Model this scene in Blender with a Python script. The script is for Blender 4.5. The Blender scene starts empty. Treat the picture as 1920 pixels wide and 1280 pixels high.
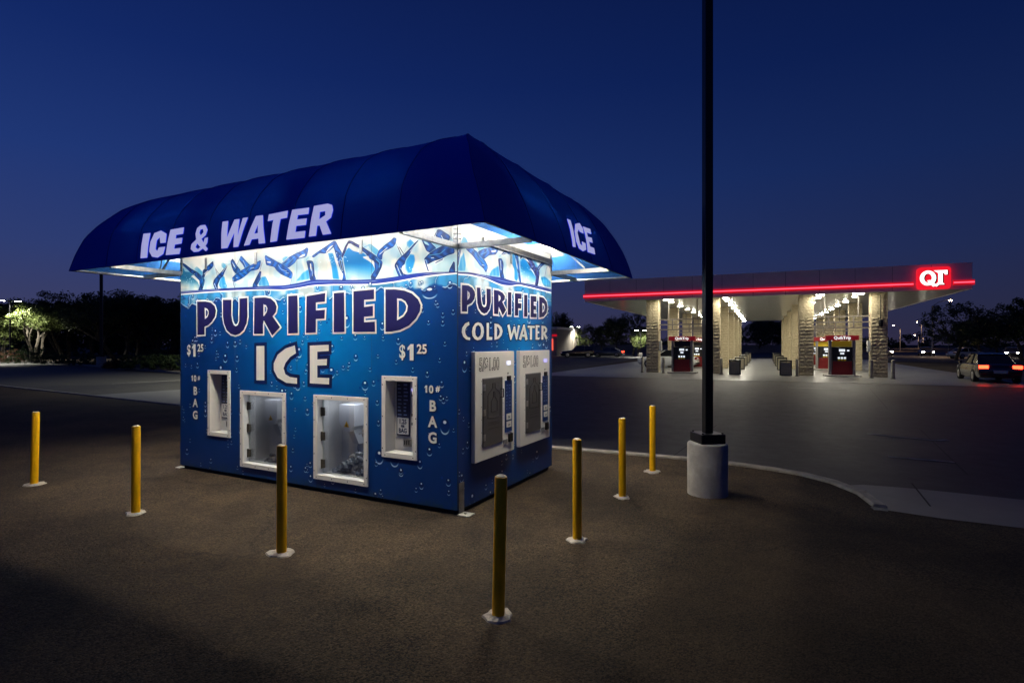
import bpy, bmesh, math, random
import numpy as np
from mathutils import Vector, Matrix
from mathutils.geometry import tessellate_polygon

R = math.radians
rng = random.Random(7)
nrng = np.random.default_rng(11)
scene = bpy.context.scene
COL = scene.collection

# ------------------------------------------------------------------ camera
cam_data = bpy.data.cameras.new('camera')
cam_data.sensor_width = 36.0
cam_data.lens = 1035.0 / 1920.0 * 36.0
cam_data.shift_y = 5.0 / 1920.0
cam_data.clip_start = 0.05
cam_data.clip_end = 3000.0
camera = bpy.data.objects.new('camera', cam_data)
COL.objects.link(camera)
camera.location = (0, 0, 1.79)
camera.rotation_euler = (R(90), 0, 0)
scene.camera = camera

# ------------------------------------------------------------------ dusk sky
SUN_AZ = -75.0      # degrees from +Y, towards the left of the picture
world = bpy.data.worlds.new('World')
scene.world = world
world.use_nodes = True
wn = world.node_tree
wn.nodes.clear()
out = wn.nodes.new('ShaderNodeOutputWorld')
bg = wn.nodes.new('ShaderNodeBackground')
sky = wn.nodes.new('ShaderNodeTexSky')
sky.sky_type = 'NISHITA'
sky.sun_disc = False
sky.sun_elevation = R(-5.0)
sky.sun_rotation = R(SUN_AZ)
sky.altitude = 350
sky.air_density = 1.0
sky.dust_density = 0.6
sky.ozone_density = 3.0
# even violet-blue cast of the camera's tungsten white balance over the whole sky, plus the
# air's own faint light after sunset (brighter and more violet towards the horizon)
tc = wn.nodes.new('ShaderNodeTexCoord')
sep = wn.nodes.new('ShaderNodeSeparateXYZ')
wn.links.new(tc.outputs['Generated'], sep.inputs[0])
ramp = wn.nodes.new('ShaderNodeValToRGB')
wn.links.new(sep.outputs['Z'], ramp.inputs[0])
SKY_RAMP = [(0.0, (0.044, 0.038, 0.088)), (0.05, (0.036, 0.040, 0.105)), (0.14, (0.023, 0.039, 0.140)),
            (0.27, (0.0118, 0.032, 0.150)), (0.42, (0.0055, 0.0190, 0.116)), (0.62, (0.0032, 0.0100, 0.070)), (1.0, (0.002, 0.007, 0.048))]
els = ramp.color_ramp.elements
while len(els) < len(SKY_RAMP):
    els.new(0.5)
for e, (p, c) in zip(els, SKY_RAMP):
    e.position = p
    e.color = (c[0], c[1], c[2], 1)
# fall-off away from the side where the sun went down
dirn = wn.nodes.new('ShaderNodeVectorMath'); dirn.operation = 'DOT_PRODUCT'
dirn.inputs[1].default_value = (math.sin(R(SUN_AZ)), math.cos(R(SUN_AZ)), 0)
wn.links.new(tc.outputs['Generated'], dirn.inputs[0])
mr = wn.nodes.new('ShaderNodeMapRange')
mr.inputs[1].default_value = -0.6; mr.inputs[2].default_value = 0.9
mr.inputs[3].default_value = 0.48; mr.inputs[4].default_value = 1.12
wn.links.new(dirn.outputs['Value'], mr.inputs[0])
vm = wn.nodes.new('ShaderNodeVectorMath'); vm.operation = 'SCALE'
wn.links.new(ramp.outputs[0], vm.inputs[0]); wn.links.new(mr.outputs[0], vm.inputs['Scale'])
sc_sky = wn.nodes.new('ShaderNodeVectorMath'); sc_sky.operation = 'SCALE'
sc_sky.inputs['Scale'].default_value = 0.03
wn.links.new(sky.outputs[0], sc_sky.inputs[0])
addn = wn.nodes.new('ShaderNodeVectorMath'); addn.operation = 'ADD'
wn.links.new(vm.outputs[0], addn.inputs[0]); wn.links.new(sc_sky.outputs[0], addn.inputs[1])
wn.links.new(addn.outputs[0], bg.inputs[0])
bg.inputs[1].default_value = 1.06
wn.links.new(bg.outputs[0], out.inputs[0])

vs = scene.view_settings
vs.view_transform = 'Standard'
vs.look = 'None'
vs.exposure = 0.0
vs.gamma = 1.0
vs.use_curve_mapping = False
scene.cycles.max_bounces = 5
scene.cycles.sample_clamp_indirect = 4.0
scene.cycles.use_denoising = True

# ------------------------------------------------------------------ helpers
def srgb(r, g, b):
    def f(c):
        c /= 255.0
        return c / 12.92 if c <= 0.04045 else ((c + 0.055) / 1.055) ** 2.4
    return (f(r), f(g), f(b), 1.0)

MATS = {}
def mat(name, col, rough=0.6, metal=0.0, noise=0.0, nscale=6.0, bump=0.0, bscale=40.0, emit=None, estr=0.0,
        col2=None, trans=0.0, alpha=1.0, spec=0.5, coat=0.0, detail=6.0):
    if name in MATS:
        return MATS[name]
    m = bpy.data.materials.new(name)
    m.use_nodes = True
    nt = m.node_tree
    b = nt.nodes['Principled BSDF']
    col = tuple(col[:3]) + (1,)
    b.inputs['Base Color'].default_value = col
    b.inputs['Roughness'].default_value = rough
    b.inputs['Metallic'].default_value = metal
    b.inputs['Specular IOR Level'].default_value = spec
    if coat:
        b.inputs['Coat Weight'].default_value = coat
        b.inputs['Coat Roughness'].default_value = 0.08
    if trans:
        b.inputs['Transmission Weight'].default_value = trans
    if emit is not None:
        b.inputs['Emission Color'].default_value = tuple(emit[:3]) + (1,)
        b.inputs['Emission Strength'].default_value = estr
    tcn = None
    if noise or bump:
        tcn = nt.nodes.new('ShaderNodeTexCoord')
    if noise:
        n = nt.nodes.new('ShaderNodeTexNoise')
        n.inputs['Scale'].default_value = nscale
        n.inputs['Detail'].default_value = detail
        n.inputs['Roughness'].default_value = 0.65
        nt.links.new(tcn.outputs['Object'], n.inputs['Vector'])
        mx = nt.nodes.new('ShaderNodeMix')
        mx.data_type = 'RGBA'
        c2 = col2 if col2 is not None else tuple(c * (1 - noise) for c in col[:3])
        mx.inputs[6].default_value = tuple(c2[:3]) + (1,)
        mx.inputs[7].default_value = tuple(min(1, c * (1 + noise * 0.6)) for c in col[:3]) + (1,)
        cr = nt.nodes.new('ShaderNodeMapRange')
        cr.inputs[1].default_value = 0.3; cr.inputs[2].default_value = 0.7
        nt.links.new(n.outputs[0], cr.inputs[0])
        nt.links.new(cr.outputs[0], mx.inputs[0])
        nt.links.new(mx.outputs[2], b.inputs['Base Color'])
    if bump:
        n2 = nt.nodes.new('ShaderNodeTexNoise')
        n2.inputs['Scale'].default_value = bscale
        n2.inputs['Detail'].default_value = 5
        nt.links.new(tcn.outputs['Object'], n2.inputs['Vector'])
        bp = nt.nodes.new('ShaderNodeBump')
        bp.inputs['Strength'].default_value = bump
        bp.inputs['Distance'].default_value = 0.02
        nt.links.new(n2.outputs[0], bp.inputs['Height'])
        nt.links.new(bp.outputs[0], b.inputs['Normal'])
    MATS[name] = m
    return m

class MB:
    """collects faces; build() links them as one mesh object"""
    def __init__(self):
        self.v, self.f, self.m = [], [], []
    def add(self, verts, faces, mi=0):
        o = len(self.v)
        self.v += [tuple(p) for p in verts]
        for f in faces:
            self.f.append(tuple(i + o for i in f)); self.m.append(mi)
        return self
    def box(self, x0, x1, y0, y1, z0, z1, mi=0, c=0.0):
        if c <= 0:
            v = [(x, y, z) for x in (x0, x1) for y in (y0, y1) for z in (z0, z1)]
            return self.add(v, [(0, 1, 3, 2), (4, 6, 7, 5), (0, 4, 5, 1), (2, 3, 7, 6), (0, 2, 6, 4), (1, 5, 7, 3)], mi)
        bm = bmesh.new()
        bmesh.ops.create_cube(bm, size=1)
        for p in bm.verts:
            p.co = Vector(((x0 + x1) / 2 + p.co.x * (x1 - x0), (y0 + y1) / 2 + p.co.y * (y1 - y0), (z0 + z1) / 2 + p.co.z * (z1 - z0)))
        bmesh.ops.bevel(bm, geom=list(bm.edges), offset=c, segments=2, affect='EDGES', profile=0.5)
        self.bm(bm, mi)
        return self
    def bm(self, bm, mi=0):
        bm.verts.ensure_lookup_table(); bm.verts.index_update()
        self.add([p.co[:] for p in bm.verts], [[p.index for p in f.verts] for f in bm.faces], mi)
        bm.free()
    def tube(self, pts, rad, n=8, mi=0, cap=True):
        pts = [Vector(p) for p in pts]
        rads = rad if isinstance(rad, (list, tuple)) else [rad] * len(pts)
        rings, ref = [], None
        o = len(self.v)
        for i, p in enumerate(pts):
            d = (pts[min(i + 1, len(pts) - 1)] - pts[max(i - 1, 0)]).normalized()
            if ref is None:
                ref = Vector((0, 0, 1)) if abs(d.z) < 0.9 else Vector((1, 0, 0))
            a = d.cross(ref).normalized(); b = a.cross(d).normalized(); ref = b
            for k in range(n):
                t = 2 * math.pi * k / n
                self.v.append(tuple(p + (a * math.cos(t) + b * math.sin(t)) * rads[i]))
        for i in range(len(pts) - 1):
            for k in range(n):
                k2 = (k + 1) % n
                self.f.append((o + i * n + k, o + i * n + k2, o + (i + 1) * n + k2, o + (i + 1) * n + k)); self.m.append(mi)
        if cap:
            self.f.append(tuple(o + k for k in range(n))); self.m.append(mi)
            e = o + (len(pts) - 1) * n
            self.f.append(tuple(e + k for k in reversed(range(n)))); self.m.append(mi)
        return self
    def lathe(self, prof, n=24, mi=0, cx=0, cy=0):
        o = len(self.v)
        for r, z in prof:
            for k in range(n):
                t = 2 * math.pi * k / n
                self.v.append((cx + r * math.cos(t), cy + r * math.sin(t), z))
        for i in range(len(prof) - 1):
            for k in range(n):
                k2 = (k + 1) % n
                self.f.append((o + i * n + k, o + i * n + k2, o + (i + 1) * n + k2, o + (i + 1) * n + k)); self.m.append(mi)
        self.f.append(tuple(o + k for k in reversed(range(n)))); self.m.append(mi)
        e = o + (len(prof) - 1) * n
        self.f.append(tuple(e + k for k in range(n))); self.m.append(mi)
        return self
    def poly(self, loops, fn, mi=0):
        """filled 2-D polygon with holes; fn(a, b) gives the 3-D point"""
        pts = [p for l in loops for p in l]
        tri = tessellate_polygon([[Vector((a, b, 0)) for a, b in l] for l in loops])
        return self.add([fn(a, b) for a, b in pts], tri, mi)
    def prism(self, pts, fn, d0, d1, mi=0):
        """2-D outline extruded from d0 to d1; fn(a, b, d)"""
        n = len(pts)
        v = [fn(a, b, d0) for a, b in pts] + [fn(a, b, d1) for a, b in pts]
        tri = tessellate_polygon([[Vector((a, b, 0)) for a, b in pts]])
        f = [tuple(t) for t in tri] + [tuple(i + n for i in reversed(t)) for t in tri]
        f += [(i, (i + 1) % n, n + (i + 1) % n, n + i) for i in range(n)]
        return self.add(v, f, mi)
    def mesh(self, name, mats, smooth=False, fix=True):
        me = bpy.data.meshes.new(name)
        me.from_pydata(self.v, [], self.f)
        for mm in (mats if isinstance(mats, (list, tuple)) else [mats]):
            me.materials.append(mm)
        if len(me.polygons) == len(self.m):
            me.polygons.foreach_set('material_index', self.m)
        if fix:
            bm = bmesh.new(); bm.from_mesh(me)
            bmesh.ops.recalc_face_normals(bm, faces=bm.faces)
            bm.to_mesh(me); bm.free()
        if smooth:
            me.polygons.foreach_set('use_smooth', [True] * len(me.polygons))
            try:
                me.set_sharp_from_angle(angle=R(40))
            except Exception:
                pass
        me.update()
        return me
    def build(self, name, mats, parent=None, smooth=False, fix=True, **kw):
        return link(name, self.mesh(name, mats, smooth, fix), parent, **kw)

def link(name, data, parent=None, loc=None, rot=None, label=None, cat=None, group=None, kind=None):
    o = bpy.data.objects.new(name, data)
    COL.objects.link(o)
    if parent is not None:
        o.parent = parent
    if loc is not None:
        o.location = loc
    if rot is not None:
        o.rotation_euler = rot
    tag(o, label, cat, group, kind)
    return o
def tag(o, label=None, cat=None, group=None, kind=None):
    for k, x in (('label', label), ('category', cat), ('group', group), ('kind', kind)):
        if x is not None:
            o[k] = x
    return o
def thing(name, label, cat, loc=(0, 0, 0), rz=0.0, group=None):
    return link(name, None, None, loc, (0, 0, rz), label, cat, group)
def copy_tree(o, parent=None):
    c = o.copy(); COL.objects.link(c); c.parent = parent
    for ch in o.children:
        copy_tree(ch, c)
    return c

def pairs(l, k=0.001):
    return [(l[i] * k, l[i + 1] * k) for i in range(0, len(l), 2)]
def area2(p):
    return sum(p[i - 1][0] * p[i][1] - p[i][0] * p[i - 1][1] for i in range(len(p)))
def grow(p, d):
    """mitred offset of a closed outline, outwards for d > 0"""
    if area2(p) < 0:
        p = p[::-1]
    n, o = len(p), []
    for i in range(n):
        a, b, c = Vector(p[i - 1]), Vector(p[i]), Vector(p[(i + 1) % n])
        e1, e2 = (b - a).normalized(), (c - b).normalized()
        n1, n2 = Vector((e1.y, -e1.x)), Vector((e2.y, -e2.x))
        m = n1 + n2
        k = m.dot(n1)
        if m.length < 1e-6 or k < 0.25:
            q = b + (n1 + n2) * d * 0.9
        else:
            q = b + m * (d / k)
        o.append((q.x, q.y))
    return o
def text_mesh(name, s, size, m, bold=0.0, align='LEFT', shear=0.0, spacing=1.0, sx=1.0):
    """lettering as a flat mesh in the XY plane (cap height about 0.73 of size)"""
    cu = bpy.data.curves.new(name, 'FONT')
    cu.body = s; cu.size = size; cu.offset = bold; cu.align_x = align
    cu.shear = shear; cu.space_character = spacing; cu.resolution_u = 3
    ob = bpy.data.objects.new(name, cu)
    COL.objects.link(ob)
    bpy.context.view_layer.update()
    dg = bpy.context.evaluated_depsgraph_get()
    me = bpy.data.meshes.new_from_object(ob.evaluated_get(dg))
    bpy.data.objects.remove(ob)
    bpy.data.curves.remove(cu)
    me.materials.clear(); me.materials.append(m)
    if sx != 1.0:
        me.transform(Matrix.Diagonal((sx, 1, 1, 1)))
    return me
def put_text(name, s, size, m, parent, o, ax, ay, **kw):
    """text at origin o with text-x along ax and text-y along ay, in the parent's space"""
    me = text_mesh(name, s, size, m, **kw)
    ax, ay = Vector(ax), Vector(ay); az = ax.cross(ay)
    M = Matrix((ax, ay, az)).transposed().to_4x4(); M.translation = Vector(o)
    me.transform(M)
    return link(name, me, parent)

# measured outlines (millimetres on the wall)
ART=[["G",0,"T",0,[6,2862,65,2880,100,2827,275,2810,400,2732,434,2680,445,2617,412,2548,6,2545]],["G",0,"t",0,[309,2850,372,2888,513,2795,479,2741,434,2758]],["P",0,"d",0,[41,2946,77,2940,240,2854,389,2796,490,2734,546,2688,535,2633,490,2544,412,2548,457,2616,400,2689,332,2764,240,2805,135,2875,65,2916]],["P",0,"w",0,[240,2755,309,2765,400,2703,434,2680,434,2610,389,2669,309,2715]],["P",0,"d",0,[513,2816,624,2872,734,2930,739,2871,701,2839,591,2791,558,2772,535,2717,490,2727,513,2767]],["S",0,"w",10,[535,2766,624,2809]],["S",0,"k",6,[783,2834,863,2747]],["S",0,"k",6,[788,2820,831,2728]],["S",0,"t",8,[490,2706,518,2648,507,2593]],["G",0,"t",0,[912,2894,959,2898,1023,2853,970,2808,912,2853]],["G",0,"b",0,[938,2735,991,2705,1012,2623,1044,2580,1033,2533,906,2532,853,2590,874,2671]],["P",0,"d",0,[1044,2858,927,2777,853,2734,755,2670,739,2623,788,2538,831,2543,831,2604,885,2684,949,2721,980,2774]],["S",0,"w",7,[1038,2852,938,2770]],["S",0,"w",7,[766,2621,810,2551]],["P",0,"d",0,[1112,2901,1148,2932,1169,2910,1230,2839,1312,2767,1230,2732,1169,2776,1137,2832]],["P",0,"w",0,[1135,2902,1189,2842,1220,2793,1169,2836]],["P",0,"m",0,[1286,2915,1322,2959,1362,2930,1422,2879,1512,2814,1412,2781,1362,2850]],["S",0,"k",5,[1302,2941,1240,2845]],["S",0,"w",6,[1362,2897,1422,2813]],["P",0,"m",0,[1148,2683,1271,2743,1422,2793,1542,2825,1639,2851,1707,2872,1698,2802,1659,2765,1512,2755,1442,2713,1322,2660,1189,2627,1148,2642]],["S",0,"t",5,[1291,2721,1402,2735,1472,2790]],["S",0,"w",8,[1512,2781,1581,2790]],["S",0,"w",7,[1220,2675,1251,2677]],["S",0,"d",11,[1153,2649,1184,2553]],["S",0,"k",10,[1736,2838,1669,2686]],["S",0,"w",4,[1734,2832,1673,2693]],["G",0,"b",0,[1717,2664,1812,2672,1869,2591,1888,2526,1678,2536,1659,2576]],["P",0,"d",0,[1688,2724,1717,2729,1698,2652,1707,2639,1630,2551,1678,2523,1561,2522,1561,2568,1620,2643]],["G",0,"t",0,[2114,2871,2168,2893,2223,2882,2132,2826]],["P",0,"m",0,[2105,2802,2232,2869,2339,2905,2479,2937,2553,2969,2574,2948,2540,2865,2374,2846,2339,2805,2223,2750,2132,2788]],["P",0,"w",0,[2401,2857,2462,2889,2518,2898,2514,2873,2453,2859]],["S",0,"k",4,[2105,2809,2223,2863]],["S",0,"t",5,[2150,2793,2259,2823,2339,2880]],["P",0,"m",0,[1794,2934,1901,2887,2013,2834,2105,2796,2214,2738,2303,2670,2277,2609,2205,2638,2096,2676,2013,2732,1966,2780,1882,2798,1816,2815]],["P",0,"w",0,[1825,2853,1901,2848,1901,2826,1835,2837]],["S",0,"w",5,[2040,2794,2096,2733,2196,2705]],["S",0,"w",5,[2178,2690,2232,2678]],["S",0,"d",7,[2303,2664,2285,2596,2263,2535]],["G",0,"b",0,[2479,2678,2600,2720,2609,2573,2339,2562]],["P",0,"d",0,[2549,2803,2592,2806,2643,2797,2664,2765,2677,2630,2702,2574,2609,2573,2592,2672,2566,2759]],["P",0,"w",0,[2604,2775,2626,2767,2634,2669,2609,2719]],["S",0,"t",8,[2549,2803,2549,2834,2592,2855]],["S",0,"w",5,[2639,2724,2647,2619]],["G",0,"B",0,[2894,2887,2991,2880,3040,2769,3080,2636,3096,2546,2975,2559,2959,2697,2926,2795]],["P",0,"m",0,[2643,2858,2769,2915,2885,2960,3000,3010,3032,3001,3072,2938,3128,2863,3128,2781,3160,2661,3191,2535,3128,2539,3152,2614,3104,2688,3064,2785,3032,2876,3000,2950,2918,2903,2852,2881,2769,2894,2668,2847]],["P",0,"w",0,[2877,2900,2935,2950,3000,2968,2926,2914,2877,2885]],["P",0,"w",0,[2959,2912,3008,2878,3040,2787,3080,2766,3056,2715,3024,2770,3000,2867]],["P",0,"w",0,[3096,2665,3152,2614,3136,2544,3112,2546]],["S",0,"k",13,[3104,2770,3136,2662]],["G",0,"U",0,[3160,2855,3238,2919,3300,2873,3461,2838,3604,2747,3633,2677,3648,2573,3589,2463,3362,2521,3207,2540,3160,2767]],["P",0,"n",0,[3128,2828,3183,2929,3238,2995,3285,2985,3362,2944,3458,2901,3458,2878,3331,2935,3269,2969,3230,2966,3175,2865,3136,2809]],["P",0,"w",0,[3199,2910,3238,2966,3285,2939,3362,2892,3458,2855,3458,2832,3316,2869,3277,2916,3238,2925]],["G",0,"t",0,[3522,2927,3574,2934,3699,2844,3655,2796,3596,2841]],["P",0,"d",0,[3454,2898,3514,2864,3648,2785,3699,2753,3743,2711,3729,2655,3677,2579,3633,2525,3589,2527,3581,2562,3648,2638,3626,2696,3567,2757,3499,2837,3454,2863]],["P",0,"w",0,[3454,2794,3537,2799,3559,2763,3626,2730,3633,2644,3604,2698,3552,2735,3469,2776]],["S",0,"t",8,[3655,2751,3707,2708,3699,2657]],["P",0,"m",0,[3670,2795,3699,2844,3779,2894,3866,2937,3908,2969,3940,2958,3929,2904,3894,2873,3772,2838,3743,2801,3736,2745,3699,2753,3677,2783]],["S",0,"w",10,[3707,2804,3815,2868]],["S",0,"k",8,[3965,2867,4021,2758]],["S",0,"k",8,[3989,2860,4048,2783]],["S",0,"w",8,[3977,2864,4034,2771]],["G",0,"b",0,[4083,2913,4138,2941,4206,2891,4124,2827,4083,2869]],["G",0,"B",0,[4131,2783,4199,2767,4213,2700,4186,2626,4158,2562,4104,2560,4069,2622,4069,2699]],["P",0,"d",0,[4246,2909,4199,2881,4131,2826,4069,2782,3979,2728,3922,2665,3965,2574,3993,2528,4097,2544,4034,2614,4055,2673,4076,2726,4124,2772,4145,2809]],["S",0,"w",7,[4246,2899,4138,2804]],["P",0,"w",0,[4028,2647,4062,2667,4055,2612,4097,2549,4041,2569,4014,2615]],["S",0,"w",7,[3951,2663,4014,2543]],["P",0,"d",0,[4300,2916,4347,2912,4399,2880,4484,2804,4412,2767,4360,2797,4327,2859]],["P",0,"v",0,[4313,2904,4366,2883,4399,2843,4340,2864]],["G",0,"t",0,[4303,2969,4330,2986,4357,2964,4347,2944,4310,2953]],["P",0,"d",0,[4478,2964,4504,3001,4542,2995,4657,2921,4644,2870,4568,2892,4484,2937]],["S",0,"k",7,[4484,2979,4452,2926]],["S",0,"w",7,[4549,2936,4574,2897]],["P",0,"d",0,[4333,2708,4393,2752,4491,2798,4593,2832,4707,2817,4713,2743,4632,2729,4542,2693,4458,2683,4373,2651,4340,2675]],["S",0,"t",5,[4393,2741,4536,2746,4600,2789]],["S",0,"w",7,[4419,2710,4452,2710]],["S",0,"d",14,[4340,2681,4380,2576]],["S",0,"d",10,[4478,2655,4568,2686]],["P",0,"d",0,[4650,2543,4663,2579,4713,2655,4720,2539]],["G",1,"b",0,[-49,2540,22,2616,53,2700,126,2779,169,2635,148,2557]],["P",1,"d",0,[22,2746,53,2796,74,2811,32,2708,12,2615,-49,2534,-80,2531,-80,2570,-29,2621,1,2693]],["S",1,"w",5,[58,2792,22,2707]],["G",1,"t",0,[69,2827,74,2874,111,2929,158,2923,202,2883,180,2874,126,2854]],["P",1,"m",0,[137,2832,224,2858,301,2829,426,2788,557,2733,630,2668,581,2607,533,2644,450,2670,369,2720,290,2762,180,2799]],["S",1,"t",5,[290,2821,403,2748,533,2699]],["S",1,"w",7,[497,2679,545,2676]],["G",1,"t",0,[380,2853,438,2877,533,2889,545,2860,438,2820]],["P",1,"m",0,[415,2810,533,2858,704,2903,806,2938,871,2964,858,2888,806,2842,654,2814,533,2748,438,2789]],["P",1,"w",0,[704,2865,819,2892,806,2867,717,2852]],["S",1,"t",5,[461,2787,581,2828,630,2873]],["S",1,"d",7,[617,2667,593,2565]],["G",1,"b",0,[704,2653,885,2725,911,2581,642,2564]],["P",1,"d",0,[871,2794,951,2805,992,2765,985,2647,1019,2586,924,2582,898,2689]],["S",1,"w",12,[924,2779,940,2674]],["G",1,"B",0,[1187,2891,1288,2925,1347,2784,1392,2625,1347,2566,1274,2599,1274,2721,1201,2792]],["P",1,"m",0,[951,2857,1019,2906,1144,2944,1244,3000,1318,3004,1377,2918,1415,2765,1469,2578,1423,2587,1362,2731,1333,2837,1274,2950,1173,2889,1088,2896]],["P",1,"w",0,[1187,2894,1274,2964,1230,2951,1158,2910]],["P",1,"w",0,[1318,2875,1362,2786,1377,2720,1333,2782]],["S",1,"w",6,[951,2847,1019,2886,1102,2895]],["G",1,"U",0,[1446,2852,1546,2914,1739,2834,1872,2763,1924,2689,1872,2589,1706,2587,1484,2580,1446,2700]],["P",1,"n",0,[1446,2879,1507,2996,1546,2998,1739,2920,1958,2832,2028,2767,1975,2591,1889,2583,1924,2689,1839,2759,1706,2830,1562,2923,1515,2959,1476,2884]],["P",1,"w",0,[1531,2954,1739,2848,1593,2886,1499,2901]],["P",1,"w",0,[1714,2795,1822,2772,1915,2688,1855,2725]],["G",1,"t",0,[1797,2920,1855,2936,1975,2842,1924,2821]],["P",1,"d",0,[1993,2844,2189,2970,2217,2955,2189,2906,2046,2836,2010,2794,1941,2793]],["S",1,"w",6,[1993,2814,2063,2860]],["S",1,"d",16,[2291,2995,2338,2910,2414,2842]],["S",1,"d",11,[2263,2870,2208,2742,2208,2591]],["G",1,"b",0,[2046,2709,2208,2742,2414,2687,2414,2586,2153,2586]]]
WAVE_FRONT=[[0,2529,24],[468,2535,24],[1012,2531,23],[1522,2523,25],[1825,2518,32],[2150,2502,38],[2418,2518,43],[2634,2542,49],[2967,2531,38],[3207,2516,35],[3454,2505,36],[3677,2500,37],[3965,2515,36],[4172,2534,33],[4373,2543,25],[4568,2542,13],[4707,2539,7]]
WAVE_SIDE=[[-80,2522,8],[234,2554,15],[581,2555,21],[832,2544,51],[965,2542,64],[1187,2540,47],[1392,2560,18],[1872,2563,29],[2434,2553,31]]
LETTERS=[[0,0,[389,2389,580,2384,695,2363,777,2313,806,2251,785,2169,712,2098,630,2052,555,2033,555,1923,395,1919],[558,2297,613,2282,646,2250,646,2208,621,2167,563,2137]],[0,0,[951,2395,1135,2388,1130,2181,1150,2100,1181,2049,1220,2028,1266,2047,1293,2097,1297,2397,1455,2401,1459,2153,1440,2064,1380,1976,1297,1927,1212,1909,1119,1928,1033,1980,978,2072,957,2165]],[0,0,[1596,2395,1798,2395,1912,2373,1989,2322,2019,2264,2003,2198,1943,2144,2082,2004,1936,1900,1777,2097,1762,2049,1762,1923,1588,1924],[1770,2306,1820,2290,1848,2250,1834,2202,1784,2155,1770,2155]],[0,0,[2229,2394,2396,2394,2400,1926,2229,1923]],[0,0,[2553,2379,2868,2405,2862,2300,2712,2295,2712,2198,2862,2203,2855,2098,2712,2094,2708,1933,2544,1928]],[0,0,[3007,2396,3171,2399,3177,1934,3007,1932]],[0,0,[3317,2404,3629,2412,3629,2301,3480,2298,3480,2216,3612,2225,3612,2109,3480,2104,3480,2041,3640,2046,3643,1930,3317,1933]],[0,0,[3796,2404,3927,2400,4063,2379,4166,2342,4248,2277,4283,2211,4273,2146,4217,2066,4125,1994,4001,1947,3885,1930,3796,1928],[3959,2297,4022,2290,4079,2259,4110,2209,4100,2151,4053,2095,3959,2051]],[0,1,[1633,1764,1789,1768,1789,1322,1633,1321]],[0,1,[2347,1775,2369,1678,2264,1629,2180,1553,2146,1486,2180,1412,2264,1379,2388,1369,2388,1298,2194,1305,2037,1365,1965,1457,1965,1546,2037,1656,2180,1735]],[0,1,[2609,1771,2924,1783,2924,1710,2736,1698,2736,1605,2898,1613,2891,1538,2736,1532,2736,1385,2934,1385,2929,1310,2609,1313]],[1,0,[74,2413,202,2419,279,2403,329,2366,340,2331,323,2282,268,2237,175,2205,175,2138,74,2134],[180,2362,224,2345,234,2317,218,2284,180,2260]],[1,0,[375,2414,450,2418,467,2281,491,2222,533,2203,575,2218,590,2259,587,2421,682,2424,685,2277,654,2194,593,2148,533,2134,473,2148,415,2187,386,2245]],[1,0,[755,2421,871,2421,971,2404,1026,2369,1019,2326,958,2296,1053,2204,971,2134,871,2232,858,2142,761,2142],[865,2373,911,2357,918,2325,871,2290]],[1,0,[1102,2424,1194,2429,1187,2148,1099,2147]],[1,0,[1288,2426,1476,2435,1469,2365,1377,2362,1377,2307,1469,2310,1461,2243,1377,2242,1377,2150,1288,2147]],[1,0,[1546,2427,1641,2431,1638,2148,1546,2146]],[1,0,[1739,2427,1915,2434,1915,2357,1835,2355,1835,2305,1906,2305,1906,2249,1835,2249,1835,2200,1924,2202,1924,2151,1739,2145]],[1,0,[2010,2437,2153,2433,2254,2384,2291,2310,2254,2224,2153,2170,2010,2151],[2108,2359,2171,2348,2199,2304,2171,2250,2108,2221]],[1,2,[213,2030,224,1998,169,1976,142,1946,137,1917,153,1889,191,1866,240,1861,234,1831,158,1840,95,1871,69,1916,79,1962,137,2010]],[1,2,[403,2033,473,2021,521,1980,530,1925,509,1876,456,1842,392,1832,329,1847,284,1879,273,1926,290,1973,340,2016],[403,2003,450,1984,465,1936,450,1887,398,1862,352,1886,340,1927,357,1981]],[1,2,[587,2031,644,2033,644,1874,723,1872,717,1838,587,1837]],[1,2,[768,2030,871,2024,944,1991,971,1946,944,1894,871,1855,768,1838],[829,1997,878,1976,898,1938,878,1900,829,1873]],[1,2,[1085,2018,1140,2035,1198,1918,1256,2010,1296,2011,1333,1920,1370,2030,1430,2028,1350,1845,1318,1845,1266,1939,1190,1841,1161,1841]],[1,2,[1523,2041,1565,2043,1654,1854,1586,1836,1562,1882,1487,1884,1461,1839,1392,1852],[1531,1965,1551,1916,1503,1916]],[1,2,[1649,2031,1872,2034,1864,2005,1785,2005,1780,1848,1714,1848,1719,2005,1645,2003]],[1,2,[1893,2046,2019,2046,2019,2016,1958,2017,1958,1967,2010,1967,2010,1935,1958,1935,1955,1882,2014,1879,2010,1850,1889,1849]],[1,2,[2081,2044,2208,2040,2278,2004,2272,1966,2208,1938,2297,1879,2235,1848,2153,1918,2144,1851,2078,1850],[2153,2016,2199,2002,2204,1976,2153,1956]]]
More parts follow.
